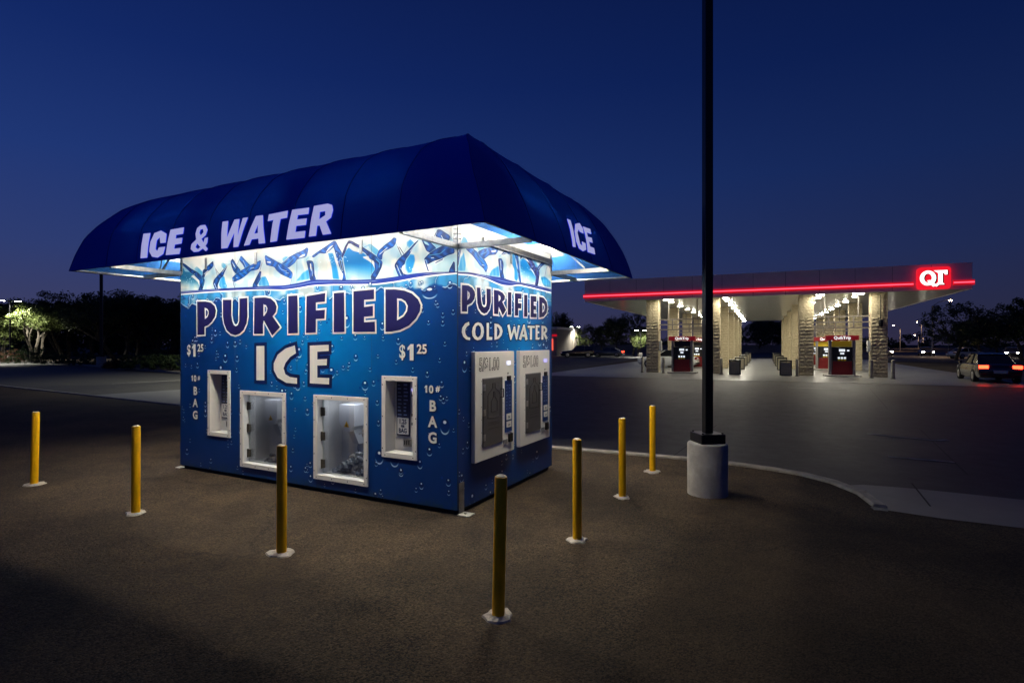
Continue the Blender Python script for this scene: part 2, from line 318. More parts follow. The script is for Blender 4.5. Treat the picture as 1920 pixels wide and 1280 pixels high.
CANOPY_LETTERS=[[0,[754,3148,903,3144,921,2835,778,2838]],[0,[1268,2990,1249,3100,1116,3153,990,3135,945,3028,950,2908,1021,2840,1140,2819,1246,2856,1268,2941,1139,2942,1114,2901,1076,2928,1076,3037,1123,3068,1161,2993]],[0,[1313,3144,1572,3147,1580,3068,1450,3067,1456,3022,1584,3020,1583,2953,1457,2950,1453,2901,1577,2900,1566,2831,1298,2838]],[0,[1881,3138,1971,3135,2033,3072,2015,3008,1950,2973,1995,2927,2007,2977,2063,2981,2063,2921,2037,2886,2086,2849,2054,2824,1993,2859,1925,2831,1837,2832,1770,2871,1775,2927,1855,2976,1822,3045,1831,3111],[1898,3085,1944,3090,1967,3050,1926,3016,1895,3048],[1879,2927,1946,2879,1905,2860,1857,2883]],[0,[2272,3140,2371,3139,2403,2950,2475,3142,2559,3140,2579,2952,2611,3144,2695,3143,2603,2830,2524,2830,2512,2988,2425,2831,2321,2832]],[0,[2823,3143,2932,3140,3027,2832,2928,2834,2915,2890,2809,2890,2784,2836,2694,2831],[2881,3040,2898,2951,2843,2948]],[0,[3025,3138,3307,3146,3313,3071,3219,3068,3203,2838,3102,2835,3111,3068,3026,3065]],[0,[3370,3147,3610,3143,3614,3076,3466,3080,3466,3034,3602,3031,3602,2965,3466,2968,3462,2906,3602,2905,3600,2836,3339,2840]],[0,[3675,3151,3859,3153,3923,3130,3946,3074,3933,3003,3874,2969,3956,2843,3846,2842,3792,2938,3759,2941,3754,2841,3657,2842],[3772,3078,3843,3078,3852,3036,3779,3003]],[1,[1211,3262,1328,3269,1126,2903,1029,2894]],[1,[1461,3250,1677,3304,1703,3233,1621,3155,1497,3156,1492,3186,1386,3126,1327,2977,1387,2962,1431,3023,1553,3020,1496,2930,1353,2890,1235,2907,1207,2989,1291,3126]],[1,[1753,3275,2079,3306,1989,3219,1807,3205,1762,3139,1930,3156,1878,3080,1733,3071,1706,3003,1857,3008,1814,2919,1531,2908]]]
SKYLINE=[[[-18,2928],[65,2943],[240,2869],[490,2748],[535,2815],[734,2930],[788,2834],[863,2740],[949,2892],[1054,2871],[1106,2874],[1148,2932],[1240,2845],[1322,2959],[1522,2820],[1707,2872],[1736,2819],[1793,2934],[1901,2887],[2105,2802],[2339,2905],[2553,2969],[2609,2854],[2769,2921],[3000,3010],[3128,2840],[3238,2995],[3454,2902],[3574,2934],[3677,2840],[3908,2969],[3965,2873],[4034,2773],[4138,2941],[4199,2881],[4260,2925],[4330,2983],[4412,2783],[4465,2928],[4504,3001],[4657,2921],[4720,2858]],[[-80,2782],[69,2867],[111,2929],[202,2883],[403,2802],[461,2877],[545,2872],[871,2964],[898,2830],[1019,2906],[1244,3003],[1415,2834],[1515,2997],[1805,2907],[1855,2936],[1975,2834],[2189,2970],[2263,2900],[2300,3004],[2443,2861]]]

# ------------------------------------------------------------------ printed vinyl wrap (painted from code)
RES = 360.0
WALL_H = 3.06
LW, RW = 4.756, 2.438
PAL = {'w': (228, 225, 217), 'd': (5, 52, 120), 'm': (6, 74, 156), 'n': (36, 40, 108), 'k': (14, 20, 52),
       't': (92, 172, 204), 'v': (158, 200, 206), 'b': (30, 138, 200), 'B': (0, 126, 202), 'U': (12, 130, 200), 'T': (24, 118, 160)}
def value_noise(w, h, cell, seed):
    g = np.random.default_rng(seed)
    gw, gh = int(w / cell) + 3, int(h / cell) + 3
    a = g.random((gh, gw)).astype(np.float32)
    y, x = np.mgrid[0:h, 0:w].astype(np.float32) / cell
    xi, yi = x.astype(int), y.astype(int)
    fx, fy = x - xi, y - yi
    fx = fx * fx * (3 - 2 * fx); fy = fy * fy * (3 - 2 * fy)
    return (a[yi, xi] * (1 - fx) + a[yi, xi + 1] * fx) * (1 - fy) + (a[yi + 1, xi] * (1 - fx) + a[yi + 1, xi + 1] * fx) * fy

class Print:
    def __init__(self, width, seed):
        self.w, self.h = int(width * RES), int(WALL_H * RES)
        self.im = np.zeros((self.h, self.w, 3), np.float32)
        self.S, self.Z = np.meshgrid((np.arange(self.w) + .5) / RES, (np.arange(self.h) + .5) / RES)
        self.g = random.Random(seed)
    def box(self, x0, x1, z0, z1):
        a, b = max(0, int(x0 * RES) - 2), min(self.w, int(x1 * RES) + 3)
        c, d = max(0, int(z0 * RES) - 2), min(self.h, int(z1 * RES) + 3)
        return (slice(c, d), slice(a, b)) if b > a and d > c else None
    def sdf(self, pts, pad=0.03, closed=True):
        xs, zs = [p[0] for p in pts], [p[1] for p in pts]
        sl = self.box(min(xs) - pad, max(xs) + pad, min(zs) - pad, max(zs) + pad)
        if sl is None:
            return None, None, None
        X, Y = self.S[sl], self.Z[sl]
        dist = np.full(X.shape, 9.0, np.float32); ins = np.zeros(X.shape, bool)
        n = len(pts)
        for i in range(n if closed else n - 1):
            (ax, ay), (bx, by) = pts[i], pts[(i + 1) % n]
            ex, ey = bx - ax, by - ay
            t = np.clip(((X - ax) * ex + (Y - ay) * ey) / max(1e-9, ex * ex + ey * ey), 0, 1)
            dist = np.minimum(dist, np.hypot(X - ax - t * ex, Y - ay - t * ey))
            if closed and ay != by:
                ins ^= ((ay > Y) != (by > Y)) & (X < ex * (Y - ay) / ey + ax)
        return sl, np.where(ins, dist, -dist) if closed else dist, (X, Y)
    def blend(self, sl, a, col):
        self.im[sl] = self.im[sl] * (1 - a[..., None]) + np.asarray(col, np.float32) * a[..., None]
    def smooth_pts(self, pts, closed=True, it=1):
        for _ in range(it):
            q = []
            n = len(pts)
            for i in range(n if closed else n - 1):
                a, b = pts[i], pts[(i + 1) % n]
                q += [(a[0] * .87 + b[0] * .13, a[1] * .87 + b[1] * .13), (a[0] * .13 + b[0] * .87, a[1] * .13 + b[1] * .87)]
            if not closed:
                q = [pts[0]] + q + [pts[-1]]
            pts = q
        return pts
    def ribbon(self, pts, c):
        pts = self.smooth_pts(pts)
        sl, d, XY = self.sdf(pts)
        if sl is None:
            return
        col = np.array(PAL[c], np.float32)
        if c in 'dmn':
            self.halo(pts)
            # pale rim outside, darker edge, lighter streak inside
            self.blend(sl, np.clip(1 - (-d - .004) / .012, 0, 1) * (d < 0) * .75, (236, 236, 234))
            d = d + .007
            a = np.clip(.5 + d * RES, 0, 1)
            nz = np.sin(XY[0] * 55 + np.sin(XY[1] * 37) * 2.2 + XY[1] * 20)
            sh = (np.clip(d / .02, 0, 1) * (.5 + .5 * nz))[..., None]
            body = col * (0.80 + 0.28 * sh) + np.array((20, 50, 60)) * sh * .5
            body = body * (1 - np.clip(1 - d / .006, 0, 1)[..., None] * .35)
            self.im[sl] = self.im[sl] * (1 - a[..., None]) + body * a[..., None]
        else:
            self.blend(sl, np.clip(.5 + d * RES, 0, 1), col)
    def halo(self, pts):
        sl, d, XY = self.sdf(pts, .13)
        w = np.clip(.5 + .5 * np.sin(XY[0] * 23 + XY[1] * 31), 0, 1)
        self.blend(sl, (np.exp(np.minimum(d, 0) / .045) * (.06 + .26 * w)).astype(np.float32), (62, 158, 206))
    def stroke(self, pts, c, w):
        pts = self.smooth_pts(pts, False)
        sl, d, _ = self.sdf(pts, closed=False)
        if sl is None:
            return
        if c in 'dkn':
            self.blend(sl, np.clip(1 - (d - w) / .009, 0, 1) * .6, (236, 236, 234))
        self.blend(sl, np.clip(.5 + (w / 2 - d) * RES, 0, 1), PAL[c])
    def gradient(self, pts, c):
        sl, d, (X, Y) = self.sdf(self.smooth_pts(pts, True, 2))
        zs = [p[1] for p in pts]; xs = [p[0] for p in pts]
        t = np.clip((Y - min(zs)) / max(1e-6, max(zs) - min(zs)), 0, 1)
        tx = np.clip((X - min(xs)) / max(1e-6, max(xs) - min(xs)), 0, 1)
        soft = np.clip(d / .035, 0, 1)
        if c == 't':
            a = np.clip(.5 + d * RES, 0, 1) * np.clip(.30 + .9 * (1 - t) * .7 + .7 * tx, 0, 1)
        elif c in 'UT':
            a = np.clip(.5 + d * RES * .5, 0, 1) * np.clip((t - .15) / .42 + .45 * (tx - .3), 0, 1)
        elif c == 'B':
            a = np.clip(d / .02, 0, 1) * (.75 + .25 * tx)
        else:
            a = np.clip(d / .02, 0, 1) * np.clip(.70 + .5 * np.sin(X * 70 + Y * 11) * .3 + .3 * t, 0, 1)
        self.blend(sl, a.astype(np.float32), PAL[c])
    def bubble(self, x, z, r, st=1.25):
        sl = self.box(x - r * 1.5, x + r * 1.5, z - r * 1.5 * st, z + r * 1.5 * st)
        if sl is None:
            return
        X, Y = (self.S[sl] - x) / r, (self.Z[sl] - z) / (r * st)
        d = np.hypot(X, Y)
        px = 1 / (r * RES)
        ins = np.clip((1 - d) / px + .5, 0, 1)
        base = self.im[sl]
        dark = base * np.array((.25, .48, .72), np.float32)
        k = (np.clip(.5 + .6 * Y, 0, 1) * ins * .85)[..., None]
        self.im[sl] = base * (1 - k) + dark * k
        self.blend(sl, np.exp(-((d - .93) / max(.10, px * .7)) ** 2) * np.clip(-Y * 1.5 - .2, 0, 1) * 1.1, (222, 236, 248))
        self.blend(sl, np.clip((.33 - np.hypot(X + .02, (Y - .55) * 1.5)) / px * .6 + .5, 0, 1), (248, 250, 252))
    def dot(self, x, z, r, col, a=1.0):
        sl = self.box(x - 2 * r, x + 2 * r, z - 2 * r, z + 2 * r)
        if sl is not None:
            self.blend(sl, np.clip((r - np.hypot(self.S[sl] - x, self.Z[sl] - z)) * RES + .5, 0, 1) * a, col)

def paint(wall, width, wave, cx, seed):
    P = Print(width, seed)
    S, Z = P.S, P.Z
    wx = np.array([p[0] for p in wave]) * .001; wz = np.array([p[1] for p in wave]) * .001; ww = np.array([p[2] for p in wave]) * .001
    zl = np.interp(S[0], wx, wz); wl = np.interp(S[0], wx, ww) * 1.35
    for _ in range(3):
        k = np.ones(41) / 41
        zl = np.convolve(np.pad(zl, 20, 'edge'), k, 'valid'); wl = np.convolve(np.pad(wl, 20, 'edge'), k, 'valid')
    # deep blue with a brighter middle
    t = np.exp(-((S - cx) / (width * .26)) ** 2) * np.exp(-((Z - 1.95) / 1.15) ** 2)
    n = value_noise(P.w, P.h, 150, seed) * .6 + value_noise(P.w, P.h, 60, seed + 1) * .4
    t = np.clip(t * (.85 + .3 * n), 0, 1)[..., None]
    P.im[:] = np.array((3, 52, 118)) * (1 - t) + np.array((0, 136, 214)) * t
    # drops below the water line
    g = P.g
    for i in range(int(52 * width)):
        x, z = g.uniform(.02, width - .02), g.uniform(.05, 2.28)
        q = g.random()
        r = g.uniform(.017, .026) if q < .66 else g.uniform(.027, .038) if q < .92 else g.uniform(.046, .064)
        P.bubble(x, z, r, g.uniform(1.05, 1.4))
    for i in range(int(8 * width)):
        P.dot(g.uniform(.1, width - .1), g.uniform(.1, 2.2), .014, (0, 62, 150), .75)
    # under-water ice: pale blue mass with a broken lower edge
    edge = 2.36 + .10 * (value_noise(P.w, 4, 70, seed + 5)[0] - .5) + .07 * (value_noise(P.w, 4, 24, seed + 6)[0] - .5)
    rel = (Z - edge[None]) * RES
    a = np.clip(rel / 10, 0, 1) * (Z < zl[None] + .01)
    mix = value_noise(P.w, P.h, 55, seed + 7)
    st = value_noise(P.w, P.h, 26, seed + 8)
    cl = np.array((58, 150, 208)) + (np.array((226, 230, 226)) - np.array((58, 150, 208))) * (np.clip((mix - .60) * 4, 0, 1) * .85)[..., None]
    cl = cl * (1 - .16 * np.clip((st - .45) * 3, 0, 1)[..., None])
    P.im = P.im * (1 - a[..., None]) + cl.astype(np.float32) * a[..., None]
    lines = np.clip(1 - np.abs(mix - .52) / .018, 0, 1) * a
    P.blend((slice(None), slice(None)), (lines * .9).astype(np.float32), PAL['d'])
    P.blend((slice(None), slice(None)), (np.clip(1 - np.abs(mix - .555) / .016, 0, 1) * a * .9).astype(np.float32), PAL['w'])
    P.blend((slice(None), slice(None)), (np.clip(1 - np.abs(rel - 3) / 4, 0, 1) * (value_noise(P.w, P.h, 40, seed + 9) > .42) * .95).astype(np.float32), (236, 236, 234))
    P.blend((slice(None), slice(None)), (np.clip(1 - np.abs(rel + 5) / 4, 0, 1) * (value_noise(P.w, P.h, 40, seed + 9) > .5) * .7).astype(np.float32), (8, 30, 90))
    # above the water line: cream with faint vertical streaks, then the traced cubes
    up = np.clip((Z - zl[None]) * RES + .5, 0, 1).astype(np.float32)
    vs_ = value_noise(P.w, P.h // 6 + 2, 30, seed + 3).repeat(6, 0)[:P.h]
    cream = np.array(PAL['w'], np.float32) * np.ones_like(P.im)
    k = np.clip((3.0 - Z) / .45, 0, 1) * np.clip((vs_ - .36) * 3.0, 0, 1) * .55
    cream = cream * (1 - k[..., None]) + np.array((128, 182, 196), np.float32) * k[..., None]
    sk = SKYLINE[wall]
    top = np.interp(S[0], [p[0] * .001 for p in sk], [p[1] * .001 for p in sk])
    dd = (top[None] - Z)
    sn = value_noise(P.w, P.h // 8 + 2, 22, seed + 12).repeat(8, 0)[:P.h]
    sm = value_noise(P.w, P.h, 46, seed + 13)
    ic = np.array((200, 206, 198), np.float32) + (np.array((228, 226, 216), np.float32) - np.array((200, 206, 198), np.float32)) * np.clip((sn * .5 + sm * .5 - .38) * 5, 0, 1)[..., None]
    bl = np.clip((sm - .56) * 6, 0, 1)[..., None] * .35
    ic = ic * (1 - bl) + np.array((72, 158, 204), np.float32) * bl
    a_ = (np.clip(dd * RES * .35 + .5, 0, 1) * .85)[..., None].astype(np.float32)
    cream = cream * (1 - a_) + ic * a_
    edge_l = (np.clip(1 - np.abs(dd - .006) / .006, 0, 1) * .7).astype(np.float32)[..., None]
    cream = cream * (1 - edge_l) + np.array((60, 140, 190), np.float32) * edge_l
    body = P.im.copy()
    P.im = cream
    for typ, wl_, c, w, pts in ART:
        if wl_ != wall:
            continue
        q = pairs(pts)
        if typ == 'P':
            P.ribbon(q, c)
        elif typ == 'S':
            P.stroke(q, c, max(.004, w * .001))
        else:
            P.gradient(q, c)
    for x, z, sx, sz, n_ in ([(3.0, 2.80, .16, .05, 40), (2.75, 2.65, .05, .10, 12), (4.1, 2.6, .10, .03, 10), (.2, 2.70, .10, .06, 20), (1.0, 2.58, .10, .03, 8)]
                             if wall == 0 else [(1.75, 2.8, .12, .06, 26), (1.5, 2.7, .05, .12, 14), (1.7, 2.65, .15, .05, 12)]):
        for i in range(n_):
            P.dot(g.gauss(x, sx * .7), g.gauss(z, sz * .7), g.uniform(.003, .007), (225, 242, 250), .9)
    P.im = body * (1 - up[..., None]) + P.im * up[..., None]
    # the water line itself
    dz = Z - zl[None]
    inl = np.clip((wl[None] * .5 - np.abs(dz)) * RES + .5, 0, 1)
    c0 = np.array((30, 34, 112)) + (np.array((16, 46, 140)) - np.array((30, 34, 112))) * np.clip((wl[None] - .022) / .02, 0, 1)[..., None]
    P.blend((slice(None), slice(None)), (np.clip((.012 - np.abs(dz + wl[None] * .5 + .008)) * RES * .5, 0, 1)).astype(np.float32), (248, 248, 246))
    P.im = P.im * (1 - inl[..., None]) + c0 * inl[..., None]
    P.blend((slice(None), slice(None)), (np.clip((.0035 - np.abs(dz - .002)) * RES, 0, 1) * np.clip((value_noise(P.w, P.h, 90, seed + 4) - .45) * 5, 0, 1) * inl).astype(np.float32), (190, 205, 240))
    for i in range(int(7 * width)):
        P.bubble(g.uniform(.05, width - .05), g.uniform(2.30, 2.47), g.uniform(.018, .038), 1.15)
    if wall == 0:
        P.bubble(4.40, 2.34, .105, .62)
    # road dust splashed up the foot of the wall
    dn = value_noise(P.w, P.h, 9, seed + 20) * .5 + value_noise(P.w, P.h, 34, seed + 21) * .5
    dust = np.clip((.20 - Z) / .16, 0, 1) ** 1.5 * np.clip((dn - .35) * 2.4, 0, 1) * .5
    P.blend((slice(None), slice(None)), dust.astype(np.float32), (84, 74, 64))
    im = bpy.data.images.new('wrap_print_%d' % wall, P.w, P.h, alpha=False)
    buf = np.ones((P.h, P.w, 4), np.float32)
    buf[..., :3] = np.clip(P.im / 255.0, 0, 1)
    im.pixels.foreach_set(buf.ravel())
    im.pack()
    m = bpy.data.materials.new('vinyl_wrap_%d' % wall)
    m.use_nodes = True
    nt = m.node_tree
    b = nt.nodes['Principled BSDF']
    b.inputs['Roughness'].default_value = 0.34
    b.inputs['Specular IOR Level'].default_value = 0.4
    tx = nt.nodes.new('ShaderNodeTexImage'); tx.image = im; tx.extension = 'EXTEND'
    uv = nt.nodes.new('ShaderNodeUVMap'); uv.uv_map = 'UVMap'
    nt.links.new(uv.outputs[0], tx.inputs[0])
    nt.links.new(tx.outputs[0], b.inputs['Base Color'])
    # slight waviness of the sheet metal under the film
    tcn = nt.nodes.new('ShaderNodeTexCoord')
    nz = nt.nodes.new('ShaderNodeTexNoise'); nz.inputs['Scale'].default_value = 1.6; nz.inputs['Detail'].default_value = 2
    bp = nt.nodes.new('ShaderNodeBump'); bp.inputs['Strength'].default_value = 0.25; bp.inputs['Distance'].default_value = 0.03
    nt.links.new(tcn.outputs['Object'], nz.inputs['Vector']); nt.links.new(nz.outputs[0], bp.inputs['Height']); nt.links.new(bp.outputs[0], b.inputs['Normal'])
    return m
def set_uv(me, fn):
    uv = me.uv_layers.new(name='UVMap')
    co = me.vertices
    for l in me.loops:
        uv.data[l.index].uv = fn(co[l.vertex_index].co)

# ------------------------------------------------------------------ ice and water kiosk
M_white = mat('white_plastic', srgb(232, 230, 224), 0.38, noise=.06, nscale=3)
M_cream = mat('white_print', srgb(240, 237, 228), 0.4)
M_navy = mat('navy_print', srgb(30, 28, 84), 0.35)
M_dnavy = mat('dark_navy_print', srgb(12, 30, 84), 0.4)
M_black = mat('black_metal', (0.008, 0.008, 0.009), 0.35, noise=.3, nscale=20)
M_dark = mat('dark_gap', (0.004, 0.004, 0.004), 0.8)
M_alu = mat('galvanised_steel', (0.42, 0.42, 0.40), 0.38, 0.85, noise=.35, nscale=14, bump=.08, bscale=60)
M_bluewall = mat('blue_wrap', srgb(6, 66, 140), 0.34, noise=.25, nscale=3)
M_roof = mat('roof_sheet', (0.6, 0.6, 0.58), 0.5, noise=.2, nscale=5)
M_screw = mat('screw_head', (0.05, 0.05, 0.05), 0.4, 0.6)
M_grey = mat('grey_plastic', (0.22, 0.22, 0.23), 0.5)

def glass_mat(name, tint, refl=0.09):
    m = bpy.data.materials.new(name); m.use_nodes = True
    nt = m.node_tree; nt.nodes.clear()
    o = nt.nodes.new('ShaderNodeOutputMaterial'); mx = nt.nodes.new('ShaderNodeMixShader')
    tr = nt.nodes.new('ShaderNodeBsdfTransparent'); tr.inputs[0].default_value = tuple(tint) + (1,)
    gl = nt.nodes.new('ShaderNodeBsdfGlossy'); gl.inputs['Roughness'].default_value = 0.03
    lw = nt.nodes.new('ShaderNodeLayerWeight'); lw.inputs[0].default_value = 0.25
    mm = nt.nodes.new('ShaderNodeMath'); mm.operation = 'MULTIPLY_ADD'; mm.inputs[1].default_value = 0.6; mm.inputs[2].default_value = refl * .4
    nt.links.new(lw.outputs['Fresnel'], mm.inputs[0]); nt.links.new(mm.outputs[0], mx.inputs[0])
    nt.links.new(tr.outputs[0], mx.inputs[1]); nt.links.new(gl.outputs[0], mx.inputs[2]); nt.links.new(mx.outputs[0], o.inputs[0])
    return m
M_glass = glass_mat('clear_door_glass', (0.93, 0.94, 0.95))
M_smoke = glass_mat('smoked_door_glass', (0.42, 0.42, 0.44), .1)

KX = Vector((0.88546, -0.46469, 0)); KY = Vector((0.46469, 0.88546, 0))
K_O = Vector((-0.567, 5.753, 0)) - KX * LW
kiosk = thing('ice_kiosk', 'blue and white ice and water vending kiosk with domed blue canopy', 'kiosk', K_O, math.atan2(KX.y, KX.x))

def rect(x0, x1, z0, z1):
    return [(x0, z0), (x1, z0), (x1, z1), (x0, z1)]
OPEN = {'pay': [(.631, 1.113, .527, 1.434), (3.745, 4.236, .525, 1.436)], 'ice': [(1.322, 2.186, .168, 1.177), (2.680, 3.540, .160, 1.179)]}
BW = .056
holes = [rect(a + BW - .004, b - BW + .004, c + BW - .004, d - BW + .004) for k in OPEN for a, b, c, d in OPEN[k]]
Z0 = .055
mb = MB()
mb.poly([rect(0, LW, Z0, WALL_H)] + holes, lambda a, b: (a, 0, b))
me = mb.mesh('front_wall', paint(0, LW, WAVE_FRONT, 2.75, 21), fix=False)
me.flip_normals() if me.polygons[0].normal.y > 0 else None
set_uv(me, lambda c: (c.x / LW, c.z / WALL_H))
front_wall = link('front_wall', me, kiosk)
mb = MB(); mb.poly([rect(0, RW, Z0, WALL_H)], lambda a, b: (LW, a, b))
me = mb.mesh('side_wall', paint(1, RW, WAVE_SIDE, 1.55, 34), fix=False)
set_uv(me, lambda c: (c.y / RW, c.z / WALL_H))
side_wall = link('side_wall', me, kiosk)
tag(side_wall, label='narrow end wall printed with ice cubes, PURIFIED COLD WATER')
MB().poly([rect(0, RW, Z0, WALL_H)], lambda a, b: (0, a, b)).build('side_wall', M_bluewall, kiosk, fix=False)
MB().poly([rect(0, LW, Z0, WALL_H)], lambda a, b: (a, RW, b)).build('back_wall', M_bluewall, kiosk, fix=False)
MB().box(.0, LW, .0, RW, WALL_H, WALL_H + .03).build('roof_panel', M_roof, kiosk)
MB().box(.035, LW - .035, .035, RW - .035, -.02, .075).build('skid_base', M_dark, kiosk)
# panel seams as thin dark blue strips
for x in (1.2, 2.38, 3.59):
    MB().box(x - .0015, x + .0015, -.0025, .001, 1.46, WALL_H).build('panel_seam', mat('seam_dark_blue', (.02, .06, .14), .6), front_wall)
for x, y in ((LW, 0), (0, 0), (LW, RW)):
    MB().box(x - .004, x + .004, y - .004, y + .004, Z0, WALL_H).build('corner_seam', mat('corner_edge', (.01, .03, .08), .5), kiosk)

# lettering on the walls
OUTL = {0: (.022, M_cream, M_navy), 1: (.044, M_dnavy, M_cream), 2: (.013, M_dnavy, M_cream)}
for wall, style, *loops in LETTERS:
    d, m0, m1 = OUTL[style]
    ls = [pairs(l) for l in loops]
    fn0 = (lambda a, b: (a, -.0030, b)) if wall == 0 else (lambda a, b: (LW + .0030, a, b))
    fn1 = (lambda a, b: (a, -.0058, b)) if wall == 0 else (lambda a, b: (LW + .0058, a, b))
    mb = MB()
    mb.poly([grow(ls[0], d)] + [grow(h, -d) for h in ls[1:] if abs(area2(grow(h, -d))) > 1e-5 and area2(grow(h, -d)) > 0], fn0, 0)
    mb.poly(ls, fn1, 1)
    mb.build('letter', [m0, m1], front_wall if wall == 0 else side_wall, fix=False)
M_price = M_cream
def wall_text(s, x, z, size, bold=.0, m=M_price, y=-.0040, parent=None, **kw):
    return put_text('lettering', s, size, m, parent or front_wall, (x, y, z), (1, 0, 0), (0, 0, 1), bold=bold, **kw)
def figure_one(x, z, h, bold, m, y, parent=None, fn=None):
    """a bold figure 1 with a flag, foot at (x, z)"""
    w = h * .30 + bold
    p = [(x, z - bold), (x + w, z - bold), (x + w, z + h + bold), (x + w * .22, z + h + bold), (x - h * .17 - bold, z + h * .78 - bold), (x - h * .17 - bold, z + h * .60 - bold), (x, z + h * .70)]
    MB().poly([p], fn or (lambda a, b: (a, y, b))).build('lettering', m, parent or front_wall, fix=False)
for x0 in (.150, 3.985):
    for dx, m, y, bo in ((.005, M_dnavy, -.0030, .010), (0, M_cream, -.0050, .0045)):
        wall_text('$', x0 + dx, 1.640 - dx, .205, bo, m, y, sx=.84)
        figure_one(x0 + .150 + dx, 1.612 - dx, .178, bo - .0045, m, y)
        wall_text('25', x0 + .245 + dx, 1.690 - dx, .140, bo * .9, m, y)
for x0, x1 in ((.245, .345), (4.325, 4.440)):
    for dx, m, y, bo in ((.004, M_dnavy, -.0030, .009), (0, M_cream, -.0050, .0045)):
        figure_one(x0 + .022 + dx, 1.268 - dx, .080, bo - .0045, m, y)
        wall_text('0', x0 + .068 + dx, 1.268 - dx, .115, bo, m, y)
        wall_text('#', x0 + .158 + dx, 1.290 - dx, .085, bo * .6, m, y)
        for ch, z in (('B', 1.078), ('A', .908), ('G', .738)):
            wall_text(ch, x1 + dx, z - dx, .158, bo * 1.3, m, y, align='CENTER')

def frame_ring(o, i, y0, y1):
    mb = MB()
    (a, b, c, d), (e, f, g, h) = o, i
    for x0, x1, z0, z1 in ((a, e, c, d), (f, b, c, d), (e, f, c, g), (e, f, h, d)):
        mb.box(x0, x1, y0, y1, z0, z1, c=.003)
    return mb
def screws(o, y, parent, nx, nz):
    a, b, c, d = o
    mb = MB()
    pts = []
    for i in range(nx):
        x = a + .05 + (b - a - .10) * i / max(1, nx - 1)
        pts += [(x, d - .026), (x, c + .026)]
    for i in range(nz):
        z = c + .10 + (d - c - .2) * i / max(1, nz - 1)
        pts += [(a + .014, z), (b - .014, z)]
    for x, z in pts:
        v = [(x + .0075 * math.cos(k * math.pi / 4), y, z + .0075 * math.sin(k * math.pi / 4)) for k in range(8)]
        mb.add(v, [tuple(range(8))])
    return mb.build('screw_heads', M_screw, parent, fix=False, kind='stuff')

M_label = mat('paper_label', srgb(225, 225, 222), .6)
M_ctrl = mat('control_panel_print', srgb(24, 34, 74), .35, noise=.4, nscale=30)
M_lblue = mat('printed_pale_blue', srgb(120, 140, 190), .5)
M_lcd = mat('lcd_lit', (.3, .3, .6), .4, emit=(.45, .42, 1.0), estr=1.4)
def recess(x0, x1, z0, z1, depth, name, parent, m):
    mb = MB()
    v = [(x0, .001, z0), (x1, .001, z0), (x1, .001, z1), (x0, .001, z1), (x0, depth, z0), (x1, depth, z0), (x1, depth, z1), (x0, depth, z1)]
    mb.add(v, [(0, 1, 5, 4), (1, 2, 6, 5), (2, 3, 7, 6), (3, 0, 4, 7), (4, 5, 6, 7)])
    return mb.build(name, m, parent, fix=False)
for k, (a, b, c, d) in enumerate(OPEN['pay']):
    i = (a + BW, b - BW, c + BW, d - BW)
    f = frame_ring((a, b, c, d), i, -.014, .004).build('payment_window_frame', M_white, kiosk)
    screws((a, b, c, d), -.0148, f, 2, 3)
    D = .15
    r = recess(i[0], i[1], i[2], i[3], D, 'payment_recess', kiosk, M_white)
    px0, px1 = i[0] + .035, i[0] + .225
    MB().box(px0, px1, D - .014, D - .001, i[2] + .17, i[3] - .02, c=.002).build('control_panel', M_ctrl, r)
    # printed bands and rows of tiny print on the panel
    mb = MB()
    for q in range(11):
        zz = i[3] - .06 - q * .042
        for w in range(2):
            xx = px0 + .02 + w * .085
            mb.box(xx, xx + rng.uniform(.03, .07), D - .0165, D - .0150, zz, zz + rng.choice((.008, .014, .02)))
    mb.build('panel_print', M_lblue, r, kind='stuff')
    lz = i[2] + .19
    MB().box(px0 + .016, px1 - .016, D - .019, D - .0165, lz, lz + .185).build('price_label', M_label, r)
    xm = (px0 + px1) / 2
    for s, z, sz in (('1.25', .118, .075), ('PER', .078, .036), ('BAG', .018, .070)):
        put_text('lettering', s, sz, M_dnavy, r, (xm, D - .021, lz + z), (1, 0, 0), (0, 0, 1), bold=.0022, align='CENTER', sx=.86)
    MB().box(px0 + .10, px1 + .02, D - .022, D - .001, i[2] + .055, i[2] + .145, c=.004).build('coin_return', M_alu, r)
    mb = MB()
    for q in range(3):
        mb.box(px0 + .118 + q * .03, px0 + .128 + q * .03, D - .0235, D - .021, i[2] + .075, i[2] + .125)
    mb.build('coin_slot', M_black, r)
    MB().box(px1 + .022, px1 + .045, D - .02, D - .001, i[3] - .115, i[3] - .09).build('lit_display', M_lcd, r)
    for zz in (.30, .40, .62):
        MB().box(px1 + .024, px1 + .046, D - .018, D - .001, i[2] + zz, i[2] + zz + .028, c=.003).build('button', M_black, r)

